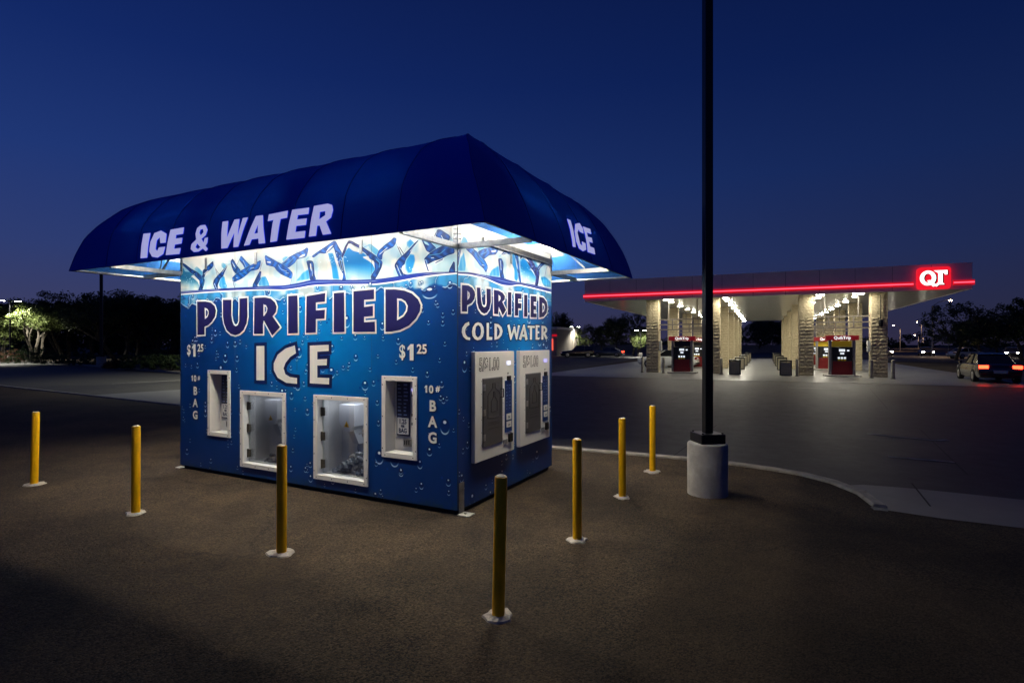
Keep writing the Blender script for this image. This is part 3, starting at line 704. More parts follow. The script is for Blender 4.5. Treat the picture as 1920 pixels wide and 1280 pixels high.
M_ice = mat('clear_bagged_ice', (.62, .68, .74), .25, noise=.5, nscale=22, bump=.6, bscale=30, col2=(.16, .20, .27), trans=.25)
M_strip = mat('added_fill_glow', (.9, .9, .9), .4, emit=(.92, .95, 1.0), estr=2.6)
M_hinge = mat('bronze_hinge', (.13, .115, .095), .4, .7)
M_warn = mat('warning_yellow', srgb(235, 180, 20), .5)
M_inner = mat('compartment_liner', srgb(232, 233, 234), .35, noise=.05, nscale=6)
for k, (a, b, c, d) in enumerate(OPEN['ice']):
    i = (a + BW, b - BW, c + BW, d - BW)
    f = frame_ring((a, b, c, d), i, -.018, .004).build('ice_window_frame', M_white, kiosk)
    screws((a, b, c, d), -.0188, f, 4, 5)
    D = .40
    r = recess(i[0], i[1], i[2], i[3], D, 'ice_compartment', kiosk, M_inner)
    g = MB().box(i[0] + .012, i[1] - .006, .074, .082, i[2] + .012, i[3] - .004).build('glass_door', M_glass, kiosk)
    ge = MB()
    ge.box(i[0] + .010, i[0] + .018, .070, .086, i[2] + .01, i[3] - .004)
    ge.box(i[0] + .012, i[1] - .006, .070, .086, i[2] + .004, i[2] + .016)
    ge.build('glass_edge', mat('acrylic_edge', (.55, .6, .58), .3), g)
    for zf in (.13, .5, .83):
        zc = i[2] + (i[3] - i[2]) * zf
        h = MB().box(i[0] - .002, i[0] + .052, .052, .0735, zc - .05, zc + .05, c=.004).build('hinge', M_hinge, g)
        mb = MB(); mb.tube([(i[0] + .014, .050, zc - .055), (i[0] + .014, .050, zc + .055)], .011, 10)
        mb.build('hinge_pin', M_hinge, g, smooth=True)
    # latch on the free edge
    lx, lz = i[1] - .075, i[2] + (i[3] - i[2]) * .56
    mb = MB()
    mb.box(lx - .012, lx + .012, .048, .073, lz - .01, lz + .07, c=.004)
    mb.box(lx + .02, lx + .05, .050, .073, lz - .07, lz + .04, c=.004)
    mb.tube([(lx - .06, .052, lz + .02), (lx, .046, lz + .035), (lx + .04, .050, lz + .02)], .008, 8)
    mb.build('latch', M_alu, g)
    # chute: upright box with a sloping snout
    cx0, cx1 = i[0] + .15, i[0] + .395
    top, mid, low = i[3] - .075, i[3] - .30, i[3] - .395
    prof = [(cx0, top), (cx1, top), (cx1, mid - .03), (cx1 - .06, low), (cx0 + .09, low), (cx0, mid)]
    mb = MB().prism(prof, lambda p, q, e: (p, e, q), D - .20, D - .002)
    ch = mb.build('ice_chute', mat('chute_plastic', srgb(226, 229, 236), .4), r)
    sn = [(cx0 + .07, low + .05), (cx1 - .05, low + .02), (cx1 + .04, low - .15), (cx0 + .19, low - .15)]
    MB().prism(sn, lambda p, q, e: (p, e, q), D - .16, D - .03).build('spout', mat('spout_plastic', srgb(206, 209, 214), .3), r)
    tri = [(cx0 + .085, mid - .045), (cx0 + .165, mid - .045), (cx0 + .125, mid + .03)]
    MB().poly([tri], lambda p, q: (p, D - .203, q)).build('warning_label', M_warn, r, fix=False)
    t2 = [(cx0 + .113, mid - .035), (cx0 + .137, mid - .035), (cx0 + .125, mid)]
    MB().poly([t2], lambda p, q: (p, D - .2055, q)).build('warning_symbol', M_black, r, fix=False)
    MB().box(cx0 - .13, cx0 - .012, D - .012, D - .001, i[3] - .26, i[3] - .12, c=.003).build('notice_plate', mat('notice_%d' % k, srgb(70, 100, 150) if k == 0 else srgb(172, 174, 178), .5, noise=.2, nscale=10), r)
    MB().box(cx0 + .17, cx0 + .20, D - .05, D - .001, low - .10, low - .04, c=.003).build('bag_clip', M_black, r)
    # bag mouth sheet hanging behind the spout
    bgm = bmesh.new()
    bmesh.ops.create_grid(bgm, x_segments=16, y_segments=22, size=.5)
    for p in bgm.verts:
        u_, w_ = p.co.x + .5, p.co.y + .5
        p.co = Vector((cx0 + .16 + u_ * .31, D - .06 + .022 * math.sin(u_ * 14 + w_ * 3) * (1 - w_ * .6) + .012 * math.sin(w_ * 19 + u_ * 5), i[2] + .03 + w_ * (low - .07 - i[2])))
    mb = MB(); mb.bm(bgm)
    mb.build('plastic_bag', mat('bag_film', (.62, .64, .68), .16, noise=.25, nscale=8, bump=.5, bscale=16), r, smooth=True, fix=False)
    # glowing strip added to brighten the compartment, unseen behind the frame head
    MB().box(i[0] + .10, i[1] - .10, .045, .30, i[3] - .005, i[3] - .0015).build('added_fill_strip', M_strip, r)
    # heap of ice at the bottom
    mb = MB()
    for q in range(150 if k else 60):
        x = i[0] + (.10 + .60 * rng.random() ** .8) if k else i[0] + .25 + .42 * rng.random()
        hmax = (.26 if k else .13) * max(.12, 1 - abs((x - i[0] - .50) / .34) ** 1.6)
        z = i[2] + .012 + rng.random() * hmax
        s = rng.uniform(.016, .034)
        bm = bmesh.new(); bmesh.ops.create_icosphere(bm, subdivisions=1, radius=s)
        y = rng.uniform(.12, .26)
        for p in bm.verts:
            p.co = Vector((p.co.x * rng.uniform(.8, 1.2) + x, p.co.y * rng.uniform(.8, 1.2) + y, p.co.z * rng.uniform(.8, 1.2) + z))
        mb.bm(bm)
    mb.build('ice_cubes', M_ice, r, kind='stuff')

# ---- water dispensers on the side wall
M_mesh = mat('dispenser_window', (.085, .083, .085), .4, noise=.2, nscale=90)
M_line = mat('engraved_line', (.025, .025, .028), .5)
def fill_door(s0, s1, z0, z1, lit):
    W, H = s1 - s0, z1 - z0
    X0, X1 = LW + .001, LW + .052
    P = lambda a, b, e=0.0: (X1 + e, s0 + a * W, z1 - b * H)
    body = MB().box(X0, X1, s0, s1, z0, z1, c=.006).build('water_dispenser', M_white, kiosk)
    def plate(name, a0, a1, b0, b1, m, e0=-.002, e1=.006, c=.0015, par=body, **kw):
        return MB().box(X1 + e0, X1 + e1, s0 + a0 * W, s0 + a1 * W, z1 - b1 * H, z1 - b0 * H, c=c).build(name, m, par, **kw)
    # price in hollow figures
    for m, e, bo in ((M_black, .0030, .0075), (M_cream, .0048, -.0025)):
        put_text('lettering', '5/$1.00', .195, m, body, P(.085, .172, e), (0, 1, 0), (0, 0, 1), bold=bo, sx=.78)
    plate('lcd_display', .79, .885, .10, .135, lit)
    plate('window_frame', .165, .665, .245, .880, M_grey, -.002, .004)
    plate('dispenser_door', .175, .655, .252, .872, M_mesh, .0042, .010)
    # outline of a water jug engraved in the door
    jug = [(.42, .30), (.46, .30), (.46, .345), (.56, .385), (.585, .41), (.585, .62), (.28, .62), (.28, .41), (.305, .385), (.40, .345), (.40, .30)]
    bottle = [(.42, .38), (.45, .38), (.455, .43), (.51, .47), (.51, .565), (.36, .565), (.36, .47), (.415, .43)]
    mb = MB()
    for loop in (jug, bottle):
        for q in range(len(loop)):
            p0, p1 = loop[q - 1], loop[q]
            mb.tube([P(p0[0], p0[1], .0115), P(p1[0], p1[1], .0115)], .0032, 5)
    for zz in (.66, .685, .72):
        mb.tube([P(.30, zz, .0115), P(.57, zz, .0115)], .0025, 5)
    mb.build('jug_outline', M_line, body)
    for zz in (.30, .53, .76):
        plate('hinge', .165, .215, zz, zz + .06, M_alu, .0105, .020, c=.003)
    mb = MB(); mb.tube([P(.60, .36, .012), P(.60, .36, .05), P(.60, .44, .05), P(.60, .44, .012)], .0065, 8)
    mb.build('door_handle', M_black, body, smooth=True)
    st = plate('keypad_strip', .735, .925, .290, .800, mat('dispenser_strip_print', srgb(22, 58, 122), .35, noise=.35, nscale=22))
    mb = MB()
    for q in range(8):
        for w in range(2):
            a = .76 + .08 * w
            mb.box(X1 + .0075, X1 + .0092, s0 + a * W, s0 + (a + rng.uniform(.02, .055)) * W, z1 - (.335 + q * .033) * H - rng.choice((.006, .012)), z1 - (.335 + q * .033) * H)
    mb.build('strip_print', M_lblue, body, kind='stuff')
    for zz, s in ((.655, '25c'), (.73, '$1.00')):
        plate('price_label', .765, .90, zz - .035, zz + .025, M_label, .0065, .0095)
        put_text('lettering', s, .036 if len(s) < 4 else .026, M_black, body, P(.832, zz + .008, .0115), (0, 1, 0), (0, 0, 1), bold=.0015, align='CENTER', sx=.9)
    plate('bill_slot', .79, .88, .245, .290, M_black, -.002, .018, c=.004)
    put_text('lettering', 'FT', .034, M_black, body, P(.80, .232, .003), (0, 1, 0), (0, 0, 1), bold=.0015)
    plate('coin_return', .69, .80, .868, .912, M_grey, -.002, .010, c=.003)
    plate('coin_tray', .825, .925, .820, .905, M_black, -.002, .022, c=.005)
    mb = MB()
    for q in range(6):
        for a in (.145, .685):
            y, z = s0 + a * W, z1 - (.27 + q * .117) * H
            mb.add([(X1 + .0016, y + .006 * math.cos(t * math.pi / 3), z + .006 * math.sin(t * math.pi / 3)) for t in range(6)], [tuple(range(6))])
    mb.build('screw_heads', M_screw, body, fix=False, kind='stuff')
fill_door(.262, 1.180, .500, 1.706, mat('lcd_white', (.4, .4, .6), .4, emit=(.72, .74, 1.0), estr=1.6))
fill_door(1.335, 2.255, .498, 1.708, mat('lcd_violet', (.3, .3, .6), .4, emit=(.40, .36, 1.0), estr=1.8))

# ---- corner brackets
mb = MB(); mb.box(LW + .002, LW + .010, .018, .112, .02, .335); mb.build('corner_bracket', M_alu, kiosk)
mb = MB(); mb.box(LW + .002, LW + .135, .0, .125, .004, .016, c=.002); mb.tube([(LW + .06, .06, .016), (LW + .06, .06, .03)], .016, 6); mb.build('foot_plate', mat('pale_steel', (.6, .58, .52), .5, .3, noise=.3, nscale=18), kiosk)
mb = MB(); mb.box(-.085, -.002, -.03, .06, .004, .016, c=.002); mb.build('foot_plate', MATS['pale_steel'], kiosk)
for x, y, sx, sy in ((LW, 0, 1, -1), (0, 0, -1, -1), (LW, RW, 1, 1)):
    mb = MB()
    mb.box(min(x, x - sx * .05), max(x, x - sx * .05), *( (y - .008, y - .0015) if sy < 0 else (y + .0015, y + .008)), 2.80, 3.05)
    mb.box(*((x + .0015, x + .008) if sx > 0 else (x - .008, x - .0015)), min(y, y - sy * .05), max(y, y - sy * .05), 2.80, 3.05)
    b_ = mb.build('corner_plate', M_alu, kiosk)
    mb = MB()
    for q in range(4):
        z = 2.84 + q * .05
        for w in (.014, .036):
            if sy < 0:
                mb.tube([(x - sx * w, y - .008, z), (x - sx * w, y - .016, z)], .006, 6)
            mb.tube([(x + sx * .008, y - sy * w, z), (x + sx * .016, y - sy * w, z)], .006, 6)
    mb.build('bolts', M_black, b_, kind='stuff')

# ---- canopy
OF, OR_, OL, OB = .968, .902, .93, 1.0
ZE = 2.785
PA = ([0, .025, .07, .17, .36, .6, 1.0, 1.5, 2.203], [0, .22, .44, .62, .855, 1.01, 1.18, 1.31, 1.37])
PE = ([0, .05, .12, .22, .36, .6, 1.0, 1.5, 2.2], [0, .18, .37, .575, .81, 1.06, 1.25, 1.34, 1.37])
PL = ([0, .05, .12, .22, .36, .6, 1.0, 1.5, 2.2], [0, .10, .23, .385, .575, .835, 1.10, 1.28, 1.37])
def smooth_inv(tab):
    """offset as a smooth function of height: dense resampling then a short moving average"""
    h = np.linspace(0, 1.37, 400)
    o = np.interp(h, tab[1], tab[0])
    k = np.ones(25) / 25
    op = np.concatenate([2 * o[0] - o[12:0:-1], o, 2 * o[-1] - o[-2:-14:-1]])
    o2 = np.convolve(op, k, 'valid')
    o2[-30:] = o[-30:] * np.linspace(0, 1, 30) + o2[-30:] * np.linspace(1, 0, 30)
    return h, np.maximum(o2 - o2[0], 0)
IA, IE, IL = smooth_inv(PA), smooth_inv(PE), smooth_inv(PL)
def off(tab, h):
    return float(np.interp(h, tab[0], tab[1]))
LEV = [0, .012, .03, .07, .12, .18, .24, .30, .36, .42, .48, .54, .60, .66, .72, .78, .84, .90, .95, 1.0, 1.05, 1.10, 1.15, 1.20, 1.24, 1.28, 1.31, 1.335, 1.355, 1.368]
XL, XR, YF, YB = -OL, LW + OR_, -OF, RW + OB
BAYS_F, BAYS_S, SEG = 9, 5, 6
RIB_F = [0.0, OL / (XR - XL)] + [(OL + LW * q / 7.0) / (XR - XL) for q in range(1, 7)] + [(OL + LW) / (XR - XL), 1.0]
RIB_S = [0.0, OF / (YB - YF), (OF + RW * .33) / (YB - YF), (OF + RW * .67) / (YB - YF), (OF + RW) / (YB - YF), 1.0]
def sag(t, ribs, h):
    for q in range(len(ribs) - 1):
        if ribs[q] <= t <= ribs[q + 1]:
            e = (t - ribs[q]) / (ribs[q + 1] - ribs[q])
            return (1 - (2 * e - 1) ** 2) * min(1, max(0, (h - .25) / .6)) * .007 * min(1, (ribs[q + 1] - ribs[q]) / .10)
    return 0.0
def stations(ribs):
    o = []
    for q in range(len(ribs) - 1):
        o += [ribs[q] + (ribs[q + 1] - ribs[q]) * e / SEG for e in range(SEG)]
    return o + [1.0]
def can_pt(side, t, h, lift=0.0):
    x0, x1 = XL + off(IL, h), XR - off(IE, h)
    y0, y1 = YF + off(IA, h), YB - off(IA, h)
    ribs = RIB_F if side in 'fb' else RIB_S
    # a rib keeps its own plane: clip full-width stations to the shrinking contour
    if side in 'fb':
        xx = min(max(XL + t * (XR - XL), x0), x1)
        s = sag(t, ribs, h) if x0 < xx < x1 else 0
        s -= lift
        return (xx, (y0 + s * .7) if side == 'f' else (y1 - s * .7), ZE + h - s * .8)
    yy = min(max(YF + t * (YB - YF), y0), y1)
    s = sag(t, ribs, h) if y0 < yy < y1 else 0
    s -= lift
    return ((x1 - s * .7) if side == 'r' else (x0 + s * .7), yy, ZE + h - s * .8)
M_fab = bpy.data.materials.new('blue_canvas'); M_fab.use_nodes = True
nt = M_fab.node_tree
pb = nt.nodes['Principled BSDF']
pb.inputs['Roughness'].default_value = 0.85
pb.inputs['Specular IOR Level'].default_value = 0.15
tcn = nt.nodes.new('ShaderNodeTexCoord')
nz = nt.nodes.new('ShaderNodeTexNoise'); nz.inputs['Scale'].default_value = 1.3; nz.inputs['Detail'].default_value = 7
mx = nt.nodes.new('ShaderNodeMix'); mx.data_type = 'RGBA'
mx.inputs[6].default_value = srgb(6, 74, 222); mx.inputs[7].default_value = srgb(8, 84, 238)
nt.links.new(tcn.outputs['Object'], nz.inputs['Vector']); nt.links.new(nz.outputs[0], mx.inputs[0]); # shade is put into the underside colour, cutting its blue bounce
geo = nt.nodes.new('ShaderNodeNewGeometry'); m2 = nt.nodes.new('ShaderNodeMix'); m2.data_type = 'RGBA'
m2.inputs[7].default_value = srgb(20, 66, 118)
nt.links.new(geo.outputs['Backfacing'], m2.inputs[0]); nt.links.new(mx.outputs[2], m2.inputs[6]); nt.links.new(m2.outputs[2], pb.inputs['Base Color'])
n3 = nt.nodes.new('ShaderNodeTexNoise'); n3.inputs['Scale'].default_value = 2.2; n3.inputs['Detail'].default_value = 3
n4 = nt.nodes.new('ShaderNodeTexNoise'); n4.inputs['Scale'].default_value = 260
ad = nt.nodes.new('ShaderNodeMath'); ad.operation = 'MULTIPLY_ADD'; ad.inputs[1].default_value = .04
nt.links.new(tcn.outputs['Object'], n3.inputs['Vector']); nt.links.new(tcn.outputs['Object'], n4.inputs['Vector'])
nt.links.new(n4.outputs[0], ad.inputs[0]); nt.links.new(n3.outputs[0], ad.inputs[2])
bp = nt.nodes.new('ShaderNodeBump'); bp.inputs['Strength'].default_value = .2; bp.inputs['Distance'].default_value = .05
nt.links.new(ad.outputs[0], bp.inputs['Height']); nt.links.new(bp.outputs[0], pb.inputs['Normal'])
trl = nt.nodes.new('ShaderNodeBsdfTranslucent'); trl.inputs[0].default_value = srgb(8, 50, 150)
ms = nt.nodes.new('ShaderNodeMixShader'); ms.inputs[0].default_value = 0.010
nt.links.new(pb.outputs[0], ms.inputs[1]); nt.links.new(trl.outputs[0], ms.inputs[2])
nt.links.new(ms.outputs[0], nt.nodes['Material Output'].inputs[0])
mb = MB()
for side in 'fbrl':
    st = stations(RIB_F if side in 'fb' else RIB_S)
    g = [[can_pt(side, t, h) for t in st] for h in LEV]
    v = [p for row in g for p in row]
    n = len(st)
    mb.add(v, [(r * n + c, r * n + c + 1, (r + 1) * n + c + 1, (r + 1) * n + c) for r in range(len(LEV) - 1) for c in range(n - 1)])
bm = bmesh.new()
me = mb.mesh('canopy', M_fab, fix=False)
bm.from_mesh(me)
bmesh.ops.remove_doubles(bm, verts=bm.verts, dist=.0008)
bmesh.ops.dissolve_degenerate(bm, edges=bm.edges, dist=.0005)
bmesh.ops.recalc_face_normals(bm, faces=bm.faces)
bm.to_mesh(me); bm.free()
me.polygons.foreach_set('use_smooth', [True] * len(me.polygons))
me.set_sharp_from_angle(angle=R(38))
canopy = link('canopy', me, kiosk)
M_seam = mat('canvas_seam', srgb(5, 58, 180), .9)
def seam(pts):
    q = [pts[0]]
    for p in pts[1:]:
        if (Vector(p) - Vector(q[-1])).length > .012:
            q.append(p)
    if len(q) > 2:
        MB().tube(q, .0035, 5).build('seam', M_seam, canopy, smooth=True)
for side, ribs in (('f', RIB_F), ('r', RIB_S), ('l', RIB_S), ('b', RIB_F)):
    for t in ribs[1:-1]:
        if side in 'fb':
            ok = [h for h in LEV if XL + off(IL, h) < XL + t * (XR - XL) < XR - off(IE, h)]
        else:
            ok = [h for h in LEV if YF + off(IA, h) < YF + t * (YB - YF) < YB - off(IA, h)]
        seam([can_pt(side, t, h, .002) for h in ok])
for t, sd in ((1.0, 'f'), (0.0, 'f'), (1.0, 'b'), (0.0, 'b')):
    seam([can_pt(sd, t, h, .001) for h in LEV])
# eave hem and frame tubes
mb = MB()
for p0, p1 in (((XL, YF), (XR, YF)), ((XR, YF), (XR, YB)), ((XR, YB), (XL, YB)), ((XL, YB), (XL, YF))):
    c = Vector(((p0[0] + p1[0]) / 2, (p0[1] + p1[1]) / 2))
    ins = lambda p: (p[0] + (.03 if p[0] < c.x else -.03 if p[0] > c.x else 0) * 1, p[1])
    sx = lambda p: (p[0] * (1 - .0) + (.028 if p[0] < 1 else -.028), p[1] + (.028 if p[1] < 1 else -.028), ZE + .016)
    mb.tube([sx(p0), sx(p1)], .016, 6)
mb.build('eave_frame', M_alu, canopy)
def bar(p0, p1, w=.02, hh=.028, par=kiosk, name='frame_bar'):
    a, b = Vector(p0), Vector(p1)
    d = (b - a).normalized(); s = Vector((0, 0, 1)).cross(d).normalized() * w; u = Vector((0, 0, hh))
    v = [a - s - u, a + s - u, a + s + u, a - s + u, b - s - u, b + s - u, b + s + u, b - s + u]
    return MB().add(v, [(0, 1, 2, 3), (7, 6, 5, 4), (0, 4, 5, 1), (1, 5, 6, 2), (2, 6, 7, 3), (3, 7, 4, 0)]).build(name, M_alu, par)
zb = ZE + .022
for p0, p1 in (((LW, 0), (LW, YF + .05)), ((LW, 0), (XR - .05, 0)), ((0, 0), (0, YF + .05)), ((0, 0), (XL + .05, 0)),
               ((LW, RW), (XR - .05, RW)), ((LW, RW), (LW, YB - .05)), ((0, RW), (XL + .05, RW)), ((0, RW), (0, YB - .05))):
    bar((p0[0], p0[1], zb), (p1[0], p1[1], zb))
for x, y in ((XL + .45, -.0), (XL + .45, RW)):
    bar((x, y - .02, zb + .03), (x, y + .02, zb + .30), .014, .014)
for p0, p1 in (((0, 0), (XL + .45, 0)), ((LW, RW), (XR - .4, RW))):
    bar((p0[0], p0[1], zb + .5), (p1[0] , p1[1] + .001, zb + .04), .012, .012)
# rib hoops inside the canopy, seen through the opening at either end
for t in RIB_F[1:-1]:
    pts = [can_pt('f', t, h, -.03) for h in LEV[2:20:3]]
    MB().tube(pts, .013, 6).build('canopy_rib', M_alu, canopy, smooth=True)
# hanging tabs at the top of the front wall, vents and strip on the side wall
for x in (.585, 1.62, 3.43):
    mb = MB().box(x - .02, x + .02, -.010, -.002, 2.83, 2.99); mb.build('hanging_tab', M_alu, front_wall)
MB().box(LW + .002, LW + .010, 1.18, 1.215, 2.78, 2.99).build('hanging_tab', M_alu, side_wall)
vent = MB().box(LW + .002, LW + .03, .50, RW - .02, 2.915, 2.995, c=.003).build('vent_housing', M_alu, side_wall)
mb = MB()
for q in range(60):
    y = .55 + q * .0305
    mb.box(LW + .031, LW + .034, y, y + .014, 2.925, 2.985)
mb.build('vent_slats', M_black, side_wall, kind='stuff')
# canopy lettering
M_pale = mat('backlit_letter_film', srgb(205, 205, 246), .6, emit=(.55, .56, 1.0), estr=.62)
def arc_fn(side):
    def f(a, z):
        h = z - ZE
        if side == 0:
            t = (a - XL) / (XR - XL); p = can_pt('f', t, h, .0); return (p[0], p[1] - .007, p[2])
        t = (a - YF) / (YB - YF); p = can_pt('r', t, h, .0); return (p[0] + .007, p[1], p[2])
    return f
for side, *loops in CANOPY_LETTERS:
    mb = MB().poly([pairs(l) for l in loops], lambda a, b: (a, b, 0))
    bm = bmesh.new(); me = mb.mesh('t', M_pale, fix=False); bm.from_mesh(me)
    for _ in range(3):
        long = [e for e in bm.edges if e.calc_length() > .05]
        if long:
            bmesh.ops.subdivide_edges(bm, edges=long, cuts=1)
            bmesh.ops.triangulate(bm, faces=bm.faces)
    fn = arc_fn(side)
    for p in bm.verts:
        p.co = Vector(fn(p.co.x, p.co.y))
    bmesh.ops.recalc_face_normals(bm, faces=bm.faces)
    bm.to_mesh(me); bm.free()
    link('canopy_letter', me, canopy)
# ---- fluorescent battens under the canopy (the lamps that light the kiosk)
TUBE = 205.0
M_tube = mat('fluorescent_tube', (.9, .9, .9), .5, emit=(1.0, .90, .72), estr=TUBE)
M_batten = mat('batten_white', (.75, .75, .72), .4)
M_dimmer = bpy.data.materials.new('added_dimming_sheet'); M_dimmer.use_nodes = True
_n = M_dimmer.node_tree; _n.nodes.clear()
_o = _n.nodes.new('ShaderNodeOutputMaterial'); _m = _n.nodes.new('ShaderNodeMixShader'); _m.inputs[0].default_value = .15
_t = _n.nodes.new('ShaderNodeBsdfTransparent'); _t.inputs[0].default_value = (.29, .29, .29, 1)
_d = _n.nodes.new('ShaderNodeBsdfTranslucent'); _d.inputs[0].default_value = (.7, .7, .7, 1)
_n.links.new(_t.outputs[0], _m.inputs[1]); _n.links.new(_d.outputs[0], _m.inputs[2]); _n.links.new(_m.outputs[0], _o.inputs[0])
def batten(p0, p1, inward=(0, 1, 0)):
    a, b = Vector(p0), Vector(p1)
    h = MB().tube([a + Vector((0, 0, .05)), b + Vector((0, 0, .05))], .03, 4).build('light_batten', M_batten, kiosk)
    # unseen sheet added on the wall side to dim light on the upper wall
    w_ = Vector(inward) * .13; e_ = (b - a).normalized() * .04; z_ = Vector((0, 0, 1))
    MB().add([a - e_ + w_ - z_ * .17, b + e_ + w_ - z_ * .17, b + e_ + w_ + z_ * .05, a - e_ + w_ + z_ * .05], [(0, 1, 2, 3)]).build('added_dimming_shield', M_dimmer, h, fix=False)
    n_ = (b - a).normalized().cross(Vector((0, 0, 1))) * .075
    for s in (-1, 1):
        MB().tube([a + n_ * s, b + n_ * s], .016, 8).build('fluorescent_tube', M_tube, h, smooth=True)
LO, LH = .68, 3.30
for q in range(3):
    x = .25 + q * 1.62
    batten((x, -LO, LH), (x + 1.2, -LO, LH))
    batten((x, RW + LO, LH), (x + 1.2, RW + LO, LH), (0, -1, 0))
batten((LW + .57, .05, 3.25), (LW + .57, 1.05, 3.25), (-1, 0, 0)); batten((LW + .57, 1.35, 3.25), (LW + .57, 2.35, 3.25), (-1, 0, 0))
batten((-.54, .05, 3.19), (-.54, 1.05, 3.19), (1, 0, 0)); batten((-.54, 1.35, 3.19), (-.54, 2.35, 3.19), (1, 0, 0))

# ------------------------------------------------------------------ ground
def ground_mat(name, c_lo, c_hi, grain, rough=.85, bump=.6, patch=.5, cracks=0.0, spec=.3, gscale=120.0, smoothspot=0.0, stain=0.0):
    m = bpy.data.materials.new(name); m.use_nodes = True
    nt = m.node_tree; b = nt.nodes['Principled BSDF']
    b.inputs['Roughness'].default_value = rough; b.inputs['Specular IOR Level'].default_value = spec
    tcn = nt.nodes.new('ShaderNodeTexCoord')
    def noise(sc, det=6, ro=.6):
        n = nt.nodes.new('ShaderNodeTexNoise'); n.inputs['Scale'].default_value = sc; n.inputs['Detail'].default_value = det; n.inputs['Roughness'].default_value = ro
        nt.links.new(tcn.outputs['Object'], n.inputs['Vector']); return n
    def mth(op, a, bb, c=None):
        n = nt.nodes.new('ShaderNodeMath'); n.operation = op
        for k, x in enumerate((a, bb, c)):
            if x is None:
                continue
            if isinstance(x, (int, float)):
                n.inputs[k].default_value = x
            else:
                nt.links.new(x, n.inputs[k])
        return n.outputs[0]
    big = noise(.55, 5); mid = noise(3.2, 6, .7)
    vo = nt.nodes.new('ShaderNodeTexVoronoi'); vo.inputs['Scale'].default_value = gscale; vo.inputs['Randomness'].default_value = 1
    nt.links.new(tcn.outputs['Object'], vo.inputs['Vector'])
    vo2 = nt.nodes.new('ShaderNodeTexVoronoi'); vo2.inputs['Scale'].default_value = gscale * .38
    nt.links.new(tcn.outputs['Object'], vo2.inputs['Vector'])
    sepc = nt.nodes.new('ShaderNodeSeparateColor'); nt.links.new(vo.outputs['Color'], sepc.inputs[0])
    k = mth('MULTIPLY_ADD', big.outputs[0], patch, -.5 * patch + .5)
    k = mth('MULTIPLY_ADD', mid.outputs[0], .5, mth('SUBTRACT', k, .25))
    k = mth('MULTIPLY_ADD', mth('SUBTRACT', sepc.outputs[0], .5), grain, k)
    mx = nt.nodes.new('ShaderNodeMix'); mx.data_type = 'RGBA'; mx.clamp_factor = True
    mx.inputs[6].default_value = tuple(c_lo) + (1,); mx.inputs[7].default_value = tuple(c_hi) + (1,)
    nt.links.new(k, mx.inputs[0])
    col = mx.outputs[2]
    hgt = mth('MULTIPLY_ADD', vo.outputs['Distance'], -.6, mth('MULTIPLY', vo2.outputs['Distance'], -.5))
    hgt = mth('MULTIPLY_ADD', mid.outputs[0], 1.2, hgt)
    if cracks:
        wob = noise(1.4, 6, .7)
        vadd = nt.nodes.new('ShaderNodeVectorMath'); vadd.operation = 'MULTIPLY_ADD'
        vadd.inputs[1].default_value = (.7, .7, .7)
        nt.links.new(wob.outputs[1], vadd.inputs[0]); nt.links.new(tcn.outputs['Object'], vadd.inputs[2])
        vc = nt.nodes.new('ShaderNodeTexVoronoi'); vc.feature = 'DISTANCE_TO_EDGE'; vc.inputs['Scale'].default_value = .33
        nt.links.new(vadd.outputs[0], vc.inputs['Vector'])
        line = mth('LESS_THAN', vc.outputs['Distance'], .0035)
        gate = mth('GREATER_THAN', noise(.45, 3).outputs[0], .52)
        line = mth('MULTIPLY', mth('MULTIPLY', line, gate), cracks)
        m2 = nt.nodes.new('ShaderNodeMix'); m2.data_type = 'RGBA'
        m2.inputs[7].default_value = (.006, .005, .004, 1)
        nt.links.new(line, m2.inputs[0]); nt.links.new(col, m2.inputs[6]); col = m2.outputs[2]
        hgt = mth('MULTIPLY_ADD', line, -2.0, hgt)
    if stain:
        s1 = noise(.9, 8, .75); s2 = noise(.22, 4, .6)
        sv = nt.nodes.new('ShaderNodeMapRange'); sv.inputs[1].default_value = .47; sv.inputs[2].default_value = .60
        nt.links.new(mth('MULTIPLY_ADD', s2.outputs[0], .45, mth('MULTIPLY', s1.outputs[0], .6)), sv.inputs[0])
        m3 = nt.nodes.new('ShaderNodeMix'); m3.data_type = 'RGBA'; m3.blend_type = 'MULTIPLY'
        m3.inputs[7].default_value = (.38, .36, .34, 1)
        nt.links.new(mth('MULTIPLY', sv.outputs[0], stain), m3.inputs[0]); nt.links.new(col, m3.inputs[6]); col = m3.outputs[2]
    nt.links.new(col, b.inputs['Base Color'])
    if smoothspot:
        rr = mth('MULTIPLY_ADD', mid.outputs[0], smoothspot, rough - .5 * smoothspot)
        nt.links.new(rr, b.inputs['Roughness'])
    bp = nt.nodes.new('ShaderNodeBump'); bp.inputs['Strength'].default_value = bump; bp.inputs['Distance'].default_value = .008
    nt.links.new(hgt, bp.inputs['Height']); nt.links.new(bp.outputs[0], b.inputs['Normal'])
    return m
M_pad = ground_mat('worn_asphalt', (.0070, .0047, .0026), (.094, .063, .034), 1.05, .88, .9, 1.7, .6, gscale=98, stain=.75)
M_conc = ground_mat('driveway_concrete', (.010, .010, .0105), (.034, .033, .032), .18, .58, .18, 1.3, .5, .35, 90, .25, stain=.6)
M_fore = ground_mat('forecourt_concrete', (.11, .11, .106), (.24, .235, .225), .15, .34, .12, .8, 0, .5, 90, .2)
M_lot = ground_mat('far_asphalt', (.034, .034, .031), (.072, .070, .062), .35, .7, .4, .8, .5, .4, 60)
M_soil = ground_mat('desert_soil', (.045, .036, .026), (.10, .08, .06), .6, .95, .8, .8, 0, .2, 40)
M_kerb = mat('kerb_concrete', (.27, .25, .22), .8, noise=.35, nscale=7, bump=.4, bscale=50)

